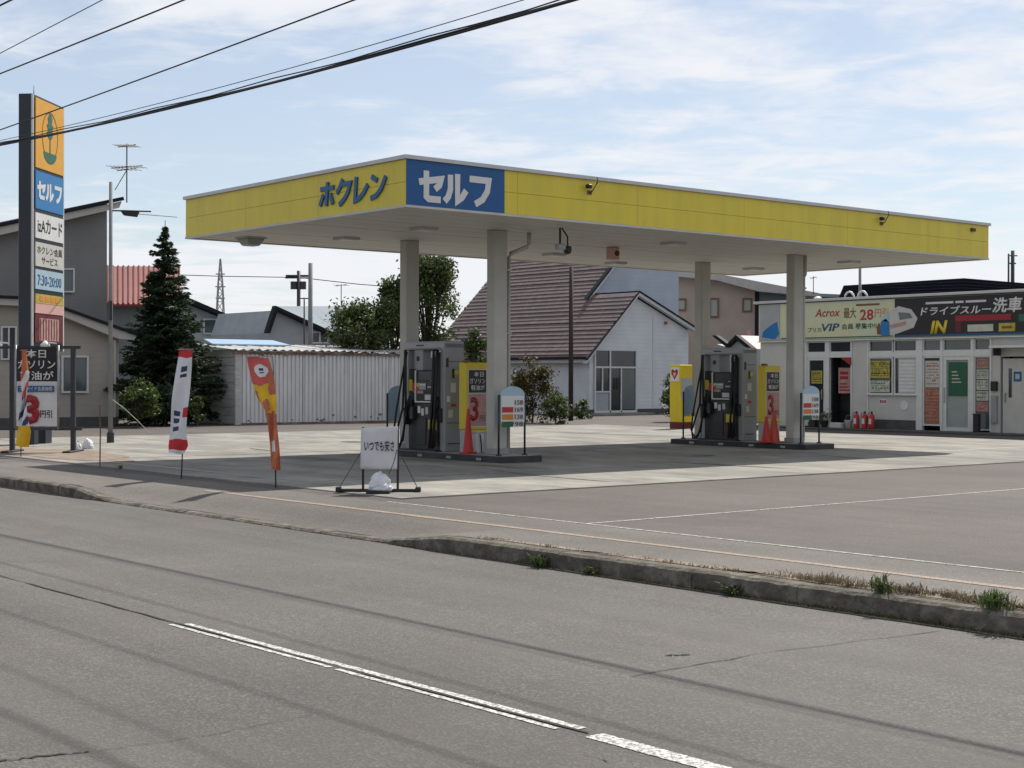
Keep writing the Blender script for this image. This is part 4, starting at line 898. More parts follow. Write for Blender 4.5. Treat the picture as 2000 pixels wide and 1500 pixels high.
# sign band: wide printed boards
sg = sbox('sign_board', 'cream', shop, 35.55, 30.66, 3.10, 4.36, -.13, -.091)
pz = Pl((SX-.13, 0, 0), (0, -1, 0))
def stext(b, m, ya, yb, z0, z1, par, bold=.01, shear=0): text('lettering', b, m, par, pz, U(ya), z0, ya-yb, z1-z0, .004, bold, .004, SO, shear)
def spx(px): return onX(px, 620, SX-.13).y
stext('Acrox', 'red', spx(1592), spx(1641), 3.86, 4.14, sg, .012, .25); stext('最大', 'brown_ink', spx(1648), spx(1672), 3.78, 4.14, sg, .008); stext('28', 'red', spx(1680), spx(1706), 3.70, 4.06, sg, .018); stext('円引', 'orange', spx(1709), spx(1735), 3.78, 4.08, sg, .006)
stext('プリカ', 'green_sign', spx(1578), spx(1604), 3.34, 3.50, sg, .006); stext('VIP', 'letter_blue', spx(1605), spx(1640), 3.36, 3.62, sg, .02, .2); stext('会員 募集中!!', 'green_sign', spx(1644), spx(1712), 3.40, 3.60, sg, .010); flat('print_line', 'brown_ink', sg, pz, U(spx(1672)), U(spx(1718)), 4.18, 4.25, .002, .003, SO)
flat('sign_stripe', 'green_sign', sg, pz, U(35.5), U(30.7), 3.12, 3.16, .002, .004, SO)
shape('print_figure', 'brown_ink', sg, pz, [(U(31.35), 3.2), (U(31.22), 3.2), (U(31.18), 3.45), (U(31.28), 3.6), (U(31.38), 3.45)], .002, .004, SO)
sg2 = sbox('sign_board', 'blackboard', shop, 30.65, 20.1, 3.10, 4.36, -.13, -.091)
flat('sign_stripe', 'letter_blue', sg2, pz, U(30.6), U(20.2), 3.11, 3.16, .002, .004, SO)
car = shape('print_car', 'offwhite', sg2, pz, [(U(31.0), 3.55), (U(30.9), 3.95), (U(30.5), 4.12), (U(30.0), 4.0), (U(29.75), 3.7), (U(29.9), 3.4), (U(30.6), 3.2), (U(30.95), 3.2)], .004, .004, SO)
shape('print_car_glass', 'glass_grey', car, pz, [(U(30.5), 3.92), (U(30.05), 3.88), (U(29.95), 3.72), (U(30.45), 3.66)], .009, .003, SO); shape('print_car_shade', 'poster_pink', car, pz, [(U(30.85), 3.5), (U(30.2), 3.62), (U(30.2), 3.50), (U(30.8), 3.38)], .009, .003, SO)
shape('print_water', 'sign_blue', sg2, pz, [(U(31.2), 3.17), (U(31.2), 3.62), (U(31.0), 3.72), (U(30.86), 3.6), (U(30.84), 3.17)], .012, .004, SO); shape('print_water', 'sky_blue', sg2, pz, [(U(31.2), 3.64), (U(31.0), 3.95), (U(30.87), 3.86), (U(30.88), 3.62)], .012, .004, SO)
stext('ドライブスルー', 'white', spx(1798), spx(1936), 3.78, 4.06, sg2, .02, .15); stext('洗車', 'white', spx(1938), spx(1997), 3.78, 4.26, sg2, .025, .15); [flat('print_line', 'paper', sg2, pz, U(spx(a)), U(spx(b)), 4.14, 4.21, .003, .003, SO) for a, b in ((1808, 1862), (1866, 1882), (1886, 1926))]
stext('IN', 'yellow_box', spx(1817), spx(1851), 3.18, 3.60, sg2, .04, .2)
gt = flat('print_gate', 'red_deep', sg2, pz, U(spx(1866)), U(spx(1975)), 3.56, 3.74, .003, .004, SO); flat('print_gate', 'maroon', sg2, pz, U(spx(1866)), U(spx(1878)), 3.2, 3.555, .003, .004, SO)
flat('print_car', 'poster_pale', sg2, pz, U(spx(1890)), U(spx(1940)), 3.22, 3.44, .003, .004, SO); flat('print_price', 'poster_yellow', sg2, pz, U(spx(1951)), U(spx(1983)), 3.20, 3.46, .003, .004, SO); flat('print_line', 'brown_ink', sg2, pz, U(spx(1957)), U(spx(1977)), 3.29, 3.37, .008, .003, SO)
flat('print_green', 'sign_green', sg2, pz, U(spx(1990)), U(spx(2030)), 3.50, 3.72, .003, .004, SO)
sg3 = sbox('sign_board', 'pump_light', shop, 36.5, 35.57, 3.10, 4.36, -.12, -.091)
shape('print_water', 'sign_blue', sg3, Pl((SX-.12, 0, 0), (0, -1, 0)), [(U(36.4), 3.2), (U(36.35), 3.4), (U(36.0), 3.62), (U(35.7), 3.75), (U(35.6), 3.3), (U(35.8), 3.12)], .002, .004, SO)
for k in range(2): MB(SO).tube([(SX+.5, 33.0-k*.55+.22*math.cos(a), 4.40+.32*math.sin(a)) for a in [math.pi*i/8 for i in range(9)]], .04, 7).build('roof_hoop', 'white', shop, smooth=True)
MB(SO).lathe((SX+.1, 34.05, 4.49), [(.14, 0), (.14, .06), (.05, .1)], 10).build('roof_lamp', 'white', shop)
# things at the shop front
def extinguisher(y, label):
    t_ = thing('fire_extinguisher', label, 'fire extinguisher', (SX-.35, y, .051), 0, 'red fire extinguishers by the shop wall')
    MB().lathe((0, 0, 0), [(.085, 0), (.095, .03), (.095, .40), (.06, .48), (.03, .50)], 14).build('cylinder', 'red', t_, smooth=True)
    MB().box(-.10, -.097, -.05, .05, .16, .34).build('label_plate', 'white', t_); MB().lathe((0, 0, .50), [(.03, 0), (.035, .05), (.02, .08)], 10).build('valve', 'black', t_)
    MB().tube([(0, 0, .56), (-.06, .10, .5), (-.07, .11, .2)], .012, 6).build('hose', 'black', t_)
extinguisher(32.02, 'red fire extinguisher below the shop window, leftmost of three'); extinguisher(31.68, 'red fire extinguisher below the shop window, middle of three'); extinguisher(31.40, 'red fire extinguisher below the shop window, rightmost of three')
def small(name, label, cat, x, y, z=.051):
    return thing(name, label, cat, (x, y, z))
t = small('bucket', 'white bucket on the step between open door and extinguishers', 'bucket', SX-.35, 32.36); MB().lathe((0, 0, 0), [(.10, 0), (.135, .26), (.145, .27), (.12, .25), (.09, .02)], 14).build('pail', 'white', t, smooth=True); MB().tube([(-.14, 0, .26), (-.12, 0, .40), (0, 0, .44), (.12, 0, .40), (.14, 0, .26)], .008, 5).build('bail', 'steel', t)
t = small('potted_plant', 'small potted plant with pale flowers at the open shop door', 'potted plant', SX-.45, 33.3); MB().lathe((0, 0, 0), [(.10, 0), (.15, .24), (.12, .22)], 12).build('pot', 'black', t); leaves('foliage', np.array([0, 0, .38])+rng.normal(size=(220, 3))*[.12, .12, .09], .07, 'shrub_leaf', t); leaves('flowers', np.array([0, 0, .44])+rng.normal(size=(40, 3))*[.12, .12, .06], .05, 'bag_white', t)
t = small('crate', 'low white crate in front of the open shop door', 'crate', SX-.4, 32.78); MB().box(-.14, .14, -.24, .24, 0, .16).build('tray', 'offwhite', t, .01); MB().box(-.11, .11, -.21, .21, .161, .175).build('lid', 'white', t)
t = small('sandal_rack', 'dark low rack with boxes left of the shop door', 'rack', SX-.4, 33.95); MB().box(-.15, .15, -.3, .3, 0, .04).build('shelf', 'black', t); MB().box(-.12, .12, -.28, -.02, .041, .24).build('carton', 'pump_dark', t); MB().box(-.12, .12, .02, .26, .041, .17).build('carton', 'offwhite', t)
t = small('waste_bin', 'slim black bin before the notice window right of the green door', 'bin', SX-.3, 27.42); MB().box(-.09, .09, -.09, .09, 0, .55).build('bin_body', 'black', t, .015); MB().box(-.1, .1, -.1, .1, .551, .58).build('lid', 'pump_dark', t)

# ------------------------------------------------------------------ houses, shed, trees, poles behind the station
FH = Vector((math.sin(YAW), math.cos(YAW), 0)); RH = Vector((math.cos(YAW), -math.sin(YAW), 0))
def W(px, z, d): p = FH*d+RH*((px-1000)/F_PX*d); return Vector((p.x, p.y, z))
def vz(py, d): return CAM_H+(739.2-py)*d/F_PX
def V(px, py, d): return W(px, vz(py, d), d)
YR = [0, 0]
def house(name, label, cat, px, d): b = W(px, 0, d); YR[:] = [b.y, d]; return thing(name, label, cat, b), b
def VY(px, py, d): return onY(px, py, YR[0]+d-YR[1])
def WY(px, z, d): p = onY(px, 739, YR[0]+d-YR[1]); return Vector((p.x, p.y, z))
NY = Vector((0, 1, 0))
def prism_px(name, mat, par, o, pts, d, depth, bevel=0): return MB(o).prism([VY(a, b, d) for a, b in pts], NY*depth).build(name, mat, par, bevel)
def wall_px(name, mat, par, o, top, d, depth):
    pts = [VY(a, b, d) for a, b in top]; pts = [WY(top[0][0], 0, d)]+pts+[WY(top[-1][0], 0, d)]
    return MB(o).prism(pts, NY*depth).build(name, mat, par)
def window_px(par, o, x0, x1, y0, y1, d, frame='fascia_white', glass='glass_grey', mull=1, fw=3.0, nm='window'):
    w_ = MB(o).prism([VY(a, b, d-.03) for a, b in ((x0, y1), (x1, y1), (x1, y0), (x0, y0))], NY*.029).build(nm, glass, par)
    m_ = MB(o)
    def bar(a, b, c, e): m_.prism([VY(p, q, d-.09) for p, q in ((a, e), (b, e), (b, c), (a, c))], NY*.059)
    bar(x0-fw, x1+fw, y0-fw, y0); bar(x0-fw, x1+fw, y1, y1+fw); bar(x0-fw, x0, y0+.05, y1-.05); bar(x1, x1+fw, y0+.05, y1-.05)
    for k in range(1, mull+1):
        c_ = x0+(x1-x0)*k/(mull+1); bar(c_-fw*.45, c_+fw*.45, y0+.05, y1-.05)
    m_.build('frame', frame, w_); return w_
# left house
t, o = house('house', 'two storey grey house with slanting roof behind the pylon sign at left', 'house', 100, 54)
wall_px('upper_wall', 'grey_wall', t, o, [(-120, 470), (209, 396)], 54, 7)
prism_px('roof', 'fascia_dark', t, o, [(-150, 467), (241, 384), (243, 391), (-150, 474)], 53.3, 8.6)
prism_px('roof_fascia', 'roof_edge', t, o, [(-150, 475), (238, 393), (233, 406), (-150, 493)], 53.4, .35)
wall_px('lower_wall', 'tan_wall', t, o, [(-120, 590), (60, 598), (232, 655)], 52.4, 1.59)
prism_px('lower_roof', 'fascia_dark', t, o, [(-130, 571), (60, 579), (120, 597), (268, 650), (268, 655), (118, 602), (60, 584), (-130, 577)], 51.9, 2.0)
prism_px('lower_fascia', 'roof_edge', t, o, [(-130, 578), (60, 585), (118, 603), (267, 656), (262, 664), (232, 662), (118, 616), (60, 598), (-130, 590)], 52.0, .3)
window_px(t, o, 124, 170, 698, 764, 52.4, mull=1, fw=3.5); window_px(t, o, 118, 143, 527, 568, 54, mull=0, fw=3.2); window_px(t, o, 5, 30, 640, 700, 52.4, glass='glass_dark')
box('foundation', 'plinth', t, *(0, 0, 0, 0, 0, 0)) if False else None
MB(o).prism([WY(-120, 0, 52.37), WY(232, 0, 52.37), WY(232, .32, 52.37), WY(-120, .32, 52.37)], NY*.028).build('foundation', 'plinth', t)
MB(o).tube([VY(224, 664, 52.2), VY(224, 815, 52.2)], .05, 8).build('downpipe', 'roof_edge', t)
def antenna(label, px, d, base_py, top_py, arms, w=.012):
    b = V(px, base_py, d); t_ = thing('tv_antenna', label, 'antenna', b)
    H_ = vz(top_py, d)-b.z; MB().tube([(0, 0, 0), (0, 0, H_)], .022, 6).build('mast', 'steel_dark', t_)
    for hy, half, n_ in arms:
        z = vz(hy, d)-b.z; a = MB().tube([RH*(-half)+Vector((0, 0, z-.05)), RH*half+Vector((0, 0, z+.05))], .014, 5)
        for i in range(n_): c_ = RH*(-half+2*half*i/max(1, n_-1))+Vector((0, 0, z)); a.tube([c_-FH*.3-RH*.10, c_+FH*.3+RH*.10], w, 4)
        a.build('boom', 'steel_dark', t_)
    return t_
ta = antenna('tall aerial on the roof edge of the left house', 247, 53.6, 398, 283, [(287, .32, 8), (328, .55, 9), (333, .35, 5)])
MB().tube([Vector((0, 0, 1.15)), -RH*.42+Vector((0, 0, .45))], .016, 5).build('brace', 'steel_dark', ta)
# red roofed house
t, o = house('house', 'house with red ribbed metal roof left of the spruce', 'house', 260, 66)
wall_px('wall', 'slate_wall_dark', t, o, [(205, 592), (345, 592)], 66, 6)
ro = MB(o); A_ = [VY(200, 594, 65.4), VY(350, 594, 65.4), VY(350, 520, 69.5), VY(200, 520, 69.5)]; up = Vector((0, 0, .10)); ro.hexa([p-up for p in A_], A_); rf = ro.build('roof', 'red_roof', t)
for i in range(16):
    f_ = i/15; a, b = A_[0].lerp(A_[1], f_)+Vector((0, 0, .02)), A_[3].lerp(A_[2], f_)+Vector((0, 0, .02)); MB(o).tube([a, b], .045, 5).build('roof_rib', 'red_roof', rf)
# two grey houses beyond the shed
t, o = house('house', 'low grey house with dark sloping roof right of the spruce', 'house', 440, 82)
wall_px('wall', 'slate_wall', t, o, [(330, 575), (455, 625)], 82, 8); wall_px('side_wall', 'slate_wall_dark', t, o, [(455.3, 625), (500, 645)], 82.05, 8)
prism_px('roof', 'fascia_dark', t, o, [(325, 563), (380, 586), (503, 639), (503, 646), (380, 595), (325, 572)], 81.4, 9)
window_px(t, o, 400, 422, 625, 650, 82, mull=0)
MB(o).tube([VY(499, 640, 81.8), VY(499, 616, 81.8)], .10, 8).build('chimney', 'slate_wall', t)
t, o = house('house', 'grey gabled house with pale metal roof above the white shed', 'house', 600, 76)
wall_px('wall', 'slate_wall', t, o, [(528, 650), (543, 606), (686, 672)], 76, 6)
prism_px('gable_edge', 'fascia_dark', t, o, [(522, 650), (539, 597), (694, 668), (692, 676), (543, 606), (528, 651)], 75.6, .35)
m_ = MB(o); q4 = [VY(541, 598, 75.95), VY(693, 669, 75.95), VY(762, 650, 83), VY(668, 598, 83)]; m_.hexa([p-Vector((0, 0, .14)) for p in q4], q4); m_.build('roof', 'slate_roof', t)
window_px(t, o, 610, 640, 650, 668, 76)
# white sheet metal shed
SH = Vector((27.3, 48.5, 0))
t = thing('shed', 'long shed of weathered white corrugated sheet behind the concrete', 'shed', SH)
box('frame_body', 'shed_plank', t, 27.36, 37.0, 48.62, 51.6, 0, 2.66, SH)
xs_ = [27.5, 30.12, 30.20, 32.1, 32.16, 34.0, 34.06, 37.0]
for a, b in ((27.52, 30.10), (30.16, 32.10), (32.14, 34.02), (34.06, 35.9), (35.94, 37.0)):
    m_ = MB(SH); n = int((b-a)/.17); prof = []
    for i in range(n):
        x = a+(b-a)*i/n; w_ = (b-a)/n; prof += [(x, 48.555), (x+w_*.35, 48.555), (x+w_*.42, 48.500), (x+w_*.93, 48.500)]
    prof.append((b, 48.555)); dy = rng.uniform(-.012, .012)
    for (x0, y0), (x1, y1) in zip(prof[:-1], prof[1:]): m_.face([(x0, y0+dy, .06), (x1, y1+dy, .06), (x1, y1+dy, 2.56), (x0, y0+dy, 2.56)])
    pn = m_.build('sheet_panel', 'shed_sheet', t)
    for _ in range(4):
        x = rng.uniform(a+.1, b-.3); z = rng.choice([.10, .15, .22, .3, .5]); r1 = rng.uniform(.03, .09)
        shape('rust_patch', 'stain', pn, Pl((0, 48.498+dy, 0), (1, 0, 0)), [(x+r1*math.cos(k)*(1+.4*math.sin(3*k+x)), z+r1*.55*math.sin(k)) for k in [2*math.pi*i/9 for i in range(9)]], .002, .002, SH)
box('corner_post', 'shed_plank', t, 27.28, 27.51, 48.48, 48.60, 0, 2.7, SH, .01); box('sill', 'rust', t, 27.5, 37, 48.50, 48.61, 0, .055, SH)
box('door_track', 'rust', t, 27.2, 37.05, 48.42, 48.52, 2.565, 2.66, SH)
for x_ in (28.3, 29.3, 30.9): box('track_hanger', 'rust', t, x_, x_+.07, 48.40, 48.419, 2.5, 2.68, SH)
for i in range(9): box('plank', 'shed_plank', t, 27.29+.004*(i % 2), 27.359, 48.61, 51.6, .04+i*.30, .04+i*.30+.285, SH, .004)
m_ = MB(SH); n = 46; a, b = 27.1, 37.2; pr = None
for i in range(n*2+1):
    x = a+(b-a)*i/(n*2); z = .035*math.sin(i*math.pi/1.5); q = [(x, 48.32, 2.72+z), (x, 51.8, 2.98+z)]
    if pr: m_.face([pr[0], q[0], q[1], pr[1]])
    pr = q
rf = m_.build('roof_sheet', 'shed_plank', t); so_ = rf.modifiers.new('thick', 'SOLIDIFY'); so_.thickness = .02
m_ = MB(SH); q4 = [(27.35, 50.3, 2.96), (30.7, 50.3, 2.96), (30.9, 52.0, 3.18), (27.9, 52.0, 3.18)]; m_.hexa([(x, y, z-.05) for x, y, z in q4], q4); m_.build('blue_sheet', 'blue_roof', t)
# grey house with tiled roof: gable end faces the road side (-Y), tiled slope faces -X
HY = 52.3; HO = Vector((50, HY, 0))
t = thing('house', 'grey clapboard house with brown tiled roof seen under the canopy', 'house', HO)
pw = Pl((0, HY, 0), (1, 0, 0))
MB(HO).prism([pw(a, b) for a, b in ((48.05, 0), (48.05, 2.72), (51.0, 5.62), (54.7, 4.08), (54.7, 0))], (0, 3.05, 0)).build('gable_wall', 'house_siding', t)
MB(HO).prism([pw(a, b, .012) for a, b in ((48.03, 0), (54.72, 0), (54.72, .26), (48.03, .26))], (0, .3, 0)).build('foundation', 'plinth', t)
box('side_wall', 'house_siding', t, 48.06, 56.0, 55.36, 64.6, 0, 2.70, HO)
for nm, mt, off, th, yo, yd in (('roof_edge', 'fascia_dark', .17, .075, .36, 3.4), ('verge', 'fascia_white', .02, .15, .31, .25)):
    for (a, b), (c, d) in (((47.62, 2.38), (51.0, 5.66)), ((51.0, 5.66), (55.0, 3.98))):
        MB(HO).prism([pw(a, b+off, yo), pw(c, d+off, yo), pw(c, d+off+th, yo), pw(a, b+off+th, yo)], (0, yd if c > 52 or nm == 'verge' else .12, 0)).build(nm, mt, t)
box('corner_board', 'fascia_white', t, 52.2, 52.34, HY-.02, HY+.1, .26, 4.8, HO); box('corner_board', 'fascia_white', t, 48.04, 48.16, HY-.022, HY+.1, .26, 2.75, HO)
box('eave_bracket', 'poster_orange', t, 53.0, 53.1, HY-.15, HY, 4.35, 4.5, HO)
dr = box('entrance', 'glass_dark', t, 48.4, 51.02, HY-.03, HY-.013, .12, 3.02, HO)
m_ = MB(HO)
for a, b, z0, z1 in ((51.9, 51.98, .1, 3.1), (49.22, 49.3, .1, 3.1), (50.93, 51.01, .1, 3.02), (50.22, 50.28, .1, 2.2), (49.3, 50.93, 2.2, 2.28), (51.01, 51.9, 2.2, 2.28), (49.3, 51.9, 3.02, 3.1), (51.01, 51.9, 1.05, 1.12), (51.44, 51.50, 1.12, 2.2), (49.3, 51.9, .1, .2)): m_.box(100.31-a, 100.31-b, HY-.09, HY-.031, z0, z1)
m_.build('door_frame', 'fascia_white', dr)
box('door_pane', 'glass_grey', dr, 50.11, 50.99, HY-.04, HY-.0305, .25, 2.15, HO); box('lower_panel', 'slate_wall', dr, 48.43, 49.26, HY-.045, HY-.0305, .2, 1.04, HO)
for x_ in (49.66, 49.86): box('door_handle', 'black', dr, x_, x_+.05, HY-.12, HY-.091, 1.2, 1.75, HO)
box('threshold', 'concrete', t, 48.1, 51.4, HY-1.0, HY-.02, 0, .10, HO)
ev = box('eaves_board', 'fascia_white', t, 47.66, 47.80, HY-.2, 64.9, 2.45, 2.62, HO); box('gutter', 'fascia_dark', ev, 47.52, 47.655, HY-.25, 65, 2.60, 2.72, HO)
for i in range(36):                                   # tile courses climb at about 45 degrees
    s0 = i*.2; x0, z0 = 47.72+s0, 2.60+s0+rng.uniform(-.012, .012); ya = 64.95; yb = HY-.34 if z0 < 5.62 else 55.2
    n_ = Vector((-.012, 0, .016)); dy_ = rng.uniform(-.012, .012); ax, az, bx_, bz = x0-.05, z0+.02, x0+.2, z0+.215
    MB(HO).hexa([(ax, yb, az), (bx_, yb, bz), (bx_, ya, bz), (ax, ya, az)], [(ax+n_.x, yb, az+n_.z), (bx_-.012, yb, bz+.012), (bx_-.012, ya, bz+.012), (ax+n_.x, ya, az+n_.z)]).build('tile_course', 'roof_tile', t)
MB(HO).prism([(47.80, 64.9, 2.58), (55, 64.9, 9.78), (57.2, 64.9, 9.0), (57.2, 64.9, 2.58)], (0, -9.5, 0)).build('upper_wall', 'house_wall_upper', t)
MB(HO).prism([(50.55, 55.3, 5.62), (54.9, 55.3, 9.95), (54.9, 55.3, 10.05), (50.42, 55.3, 5.62)], (0, -.25, 0)).build('upper_roof_edge', 'fascia_dark', t)
MB(HO).prism([(50.72, 55.3, 5.62), (55.0, 55.3, 9.88), (54.9, 55.3, 9.945), (50.56, 55.3, 5.62)], (0, -.2, 0)).build('upper_verge', 'fascia_white', t)
# buildings on the right, their side walls turned away from the road
def sight(name, mat, par, o, pts, d, dd, base=False):
    f_ = [V(a, b, d) for a, b in pts]
    if base: f_ = [W(pts[0][0], 0, d)]+f_+[W(pts[-1][0], 0, d)]; px_ = [pts[0][0]]+[a for a, _ in pts]+[pts[-1][0]]
    else: px_ = [a for a, _ in pts]
    b_ = [W(px, p.z, d+dd) for px, p in zip(px_, f_)]; n = len(f_); m_ = MB(o); m_.face(f_); m_.face(list(reversed(b_)))
    for i in range(n): m_.face([f_[i], b_[i], b_[(i+1) % n], f_[(i+1) % n]])
    return m_.build(name, mat, par)
def swindow(par, o, x0, x1, y0, y1, d, frame, glass, fw=3.0):
    w_ = MB(o).prism([V(a, b, d-.03) for a, b in ((x0, y1), (x1, y1), (x1, y0), (x0, y0))], FH*.029).build('window', glass, par); m_ = MB(o)
    for a, b, c, e in ((x0-fw, x1+fw, y0-fw, y0), (x0-fw, x1+fw, y1, y1+fw), (x0-fw, x0, y0+.05, y1-.05), (x1, x1+fw, y0+.05, y1-.05)): m_.prism([V(p, q, d-.09) for p, q in ((a, e), (b, e), (b, c), (a, c))], FH*.059)
    m_.build('frame', frame, w_)
t, o = house('house', 'brown two storey house with small framed windows behind the grey house', 'house', 1400, 84)
sight('wall', 'brown_wall', t, o, [(1318, 534), (1392, 541), (1480, 567)], 84, 7, True)
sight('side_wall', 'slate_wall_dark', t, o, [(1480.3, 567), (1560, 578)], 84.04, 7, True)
sight('roof', 'roof_edge', t, o, [(1300, 524), (1398, 533), (1600, 571), (1600, 578), (1482, 568), (1398, 546), (1300, 537)], 83.2, 8.5)
for a, b, c_, d_ in ((1324, 1337, 585, 603), (1388, 1401, 584, 616), (1453, 1466, 584, 605)): swindow(t, o, a, b, c_, d_, 84, 'brown_ink', 'glass_frost')
sight('corner_trim', 'fascia_dark', t, o, [(1474, 567), (1482, 569), (1482, 690), (1474, 690)], 83.95, .04)
# small outbuilding: gable faces the road, roof runs back from it
b_ = W(1440, 0, 60); t = thing('outbuilding', 'small outbuilding with pale pink gabled roof behind the farther pump', 'outbuilding', b_); o = b_
def VX(px, py, dx=0): return onX(px, py, b_.x+dx)
def zx(px, z, dx=0): p = VX(px, 739, dx); return Vector((p.x, p.y, z))
MB(o).prism([zx(1400, 0), VX(1400, 672), VX(1420, 678), VX(1437, 662), VX(1467, 683), zx(1467, 0)], (3, 0, 0)).build('wall', 'slate_wall', t)
MB(o).prism([VX(1390, 655, -.2), VX(1398, 655, -.2), VX(1420, 671, -.2), VX(1437, 654, -.2), VX(1469, 680, -.2), VX(1466, 686, -.2), VX(1437, 663, -.2), VX(1419, 679, -.2)], (.25, 0, 0)).build('roof_edge', 'fascia_dark', t)
q_ = [VX(1438, 655, .06), VX(1469, 681, .06)]; q_ += [q_[1]+Vector((3.2, 0, 0)), q_[0]+Vector((3.2, 0, 0))]
m_ = MB(o); m_.hexa([p-Vector((0, 0, .05)) for p in q_], q_); m_.build('roof_sheet', 'pink', t)
v_ = VX(1462, 668, 1.2); MB(o).tube([v_-Vector((0, 0, .2)), v_+Vector((0, 0, .45))], .06, 8).build('vent', 'poster_pink', t)
t, o = house('building', 'wide building with low dark navy roof behind the shop', 'building', 1850, 74)
sight('wall', 'slate_wall_dark', t, o, [(1645, 596), (2200, 596)], 74, 9, True)
rf = sight('roof', 'navy_roof', t, o, [(1630, 598), (1647, 556), (1882, 541), (2200, 566), (2200, 598)], 73.2, 9)
for k in range(7): sight('roof_batten', 'roof_batten', rf, o, [(1700+k*26, 556-k*1.2+k*5.5), (1880, 547+k*6.2), (2190, 570+k*4), (2190, 571+k*4), (1880, 548.2+k*6.2), (1700+k*26, 557-k*1.2+k*5.5)], 73.12, .05)
t, o = house('building', 'low building with blue grey flat roof between brown house and navy roof', 'building', 1600, 92)
sight('wall', 'slate_wall_dark', t, o, [(1566, 577), (1650, 580)], 92, 5, True); sight('roof', 'slate_roof', t, o, [(1560, 570), (1655, 574), (1655, 580), (1560, 577)], 91.5, 6)

# ------------------------------------------------------------------ poles and tower
t, o = house('lattice_tower', 'distant steel lattice transmission tower on the horizon left of the canopy', 'tower', 430, 330)
k = 330/F_PX; Ht = vz(507, 330)
def tw(f): return (12.5*(1-f)+2.2*f)*k if f < .8 else (4.26*(1-(f-.8)/.2)+.6*(f-.8)/.2)*k
for sx_ in (-1, 1):
    for sy_ in (-1, 1): MB().tube([RH*sx_*tw(f)+FH*sy_*tw(f)+Vector((0, 0, Ht*f)) for f in (0, .2, .4, .6, .8, 1)], .13, 5).build('leg', 'steel', t)
m_ = MB()
fs = [.3, .4, .5, .58, .66, .73, .8, .87, .94]
for a, b in zip(fs[:-1], fs[1:]):
    for s_ in (-1, 1): m_.tube([RH*tw(a)*-s_-FH*tw(a)+Vector((0, 0, Ht*a)), RH*tw(b)*s_-FH*tw(b)+Vector((0, 0, Ht*b))], .08, 4)
    m_.tube([-RH*tw(b)-FH*tw(b)+Vector((0, 0, Ht*b)), RH*tw(b)-FH*tw(b)+Vector((0, 0, Ht*b))], .08, 4)
m_.build('bracing', 'steel', t)
for f, hw in ((.88, 9), (.78, 10), (.69, 9)): MB().tube([-RH*hw*k+Vector((0, 0, Ht*f)), RH*hw*k+Vector((0, 0, Ht*f))], .13, 4).build('crossarm', 'steel', t)
def upole(name, label, px, d, top_py, r, mat, arms=()):
    b = W(px, 0, d); t_ = thing(name, label, 'pole', b); MB().tube([(0, 0, 0), (0, 0, vz(top_py, d))], r, 10, r1=r*.8).build('shaft', mat, t_, smooth=True)
    for hy, l, rr in arms: MB().tube([RH*-l+Vector((0, 0, vz(hy, d))), RH*l+Vector((0, 0, vz(hy, d)))], rr, 6).build('crossarm', 'steel_dark', t_)
    return t_
t = upole('utility_pole', 'distant utility pole with crossarms and transformer above the pale roof', 583, 112, 530, .17, 'steel_dark', ((540, .95, .09), (544, 1.0, .05), (556, .45, .1)))
for s_ in (-.35, .3): MB().tube([RH*s_+Vector((0, 0, vz(566, 112))), RH*s_+Vector((0, 0, vz(551, 112)))], .26, 10).build('transformer', 'steel_dark', t)
upole('utility_pole', 'plain grey pole rising behind the white shed right of the transformer pole', 606, 72, 515, .13, 'pole_concrete')
upole('utility_pole', 'thin dark pole just left of the plain grey pole', 594, 71, 582, .045, 'steel_dark', ((584, .2, .03),))
upole('utility_pole', 'dark brown wooden pole in front of the tiled roof', 1115, 61.2, 521, .105, 'pole_wood')
t = upole('utility_pole', 'grey pole with horn lamp under the right end of the canopy', 1679, 62, 486, .07, 'pole_concrete', ((497, .12, .03),)); MB().lathe((.25, -.2, vz(503, 62)), [(.05, .2), (.12, 0), (.1, 0)], 10).build('lamp_head', 'steel_dark', t); MB().tube([(0, 0, vz(499, 62)), (.25, -.2, vz(498, 62))], .02, 5).build('lamp_arm', 'steel_dark', t)
upole('utility_pole', 'thick utility pole with bolts at the right edge above the shop', 1977, 96, 487, .14, 'steel_dark', ((497, .3, .04), (512, .2, .05)))
upole('utility_pole', 'thinner pole left of the thick pole at the right edge', 1969, 95, 493, .07, 'steel_dark')
antenna('small aerial above the pale metal roof', 666, 80, 600, 556, [(558, .3, 4)])
antenna('thin pole aerial beside the farther front pillar top', 1588, 80, 574, 538, [(541, .15, 3)])

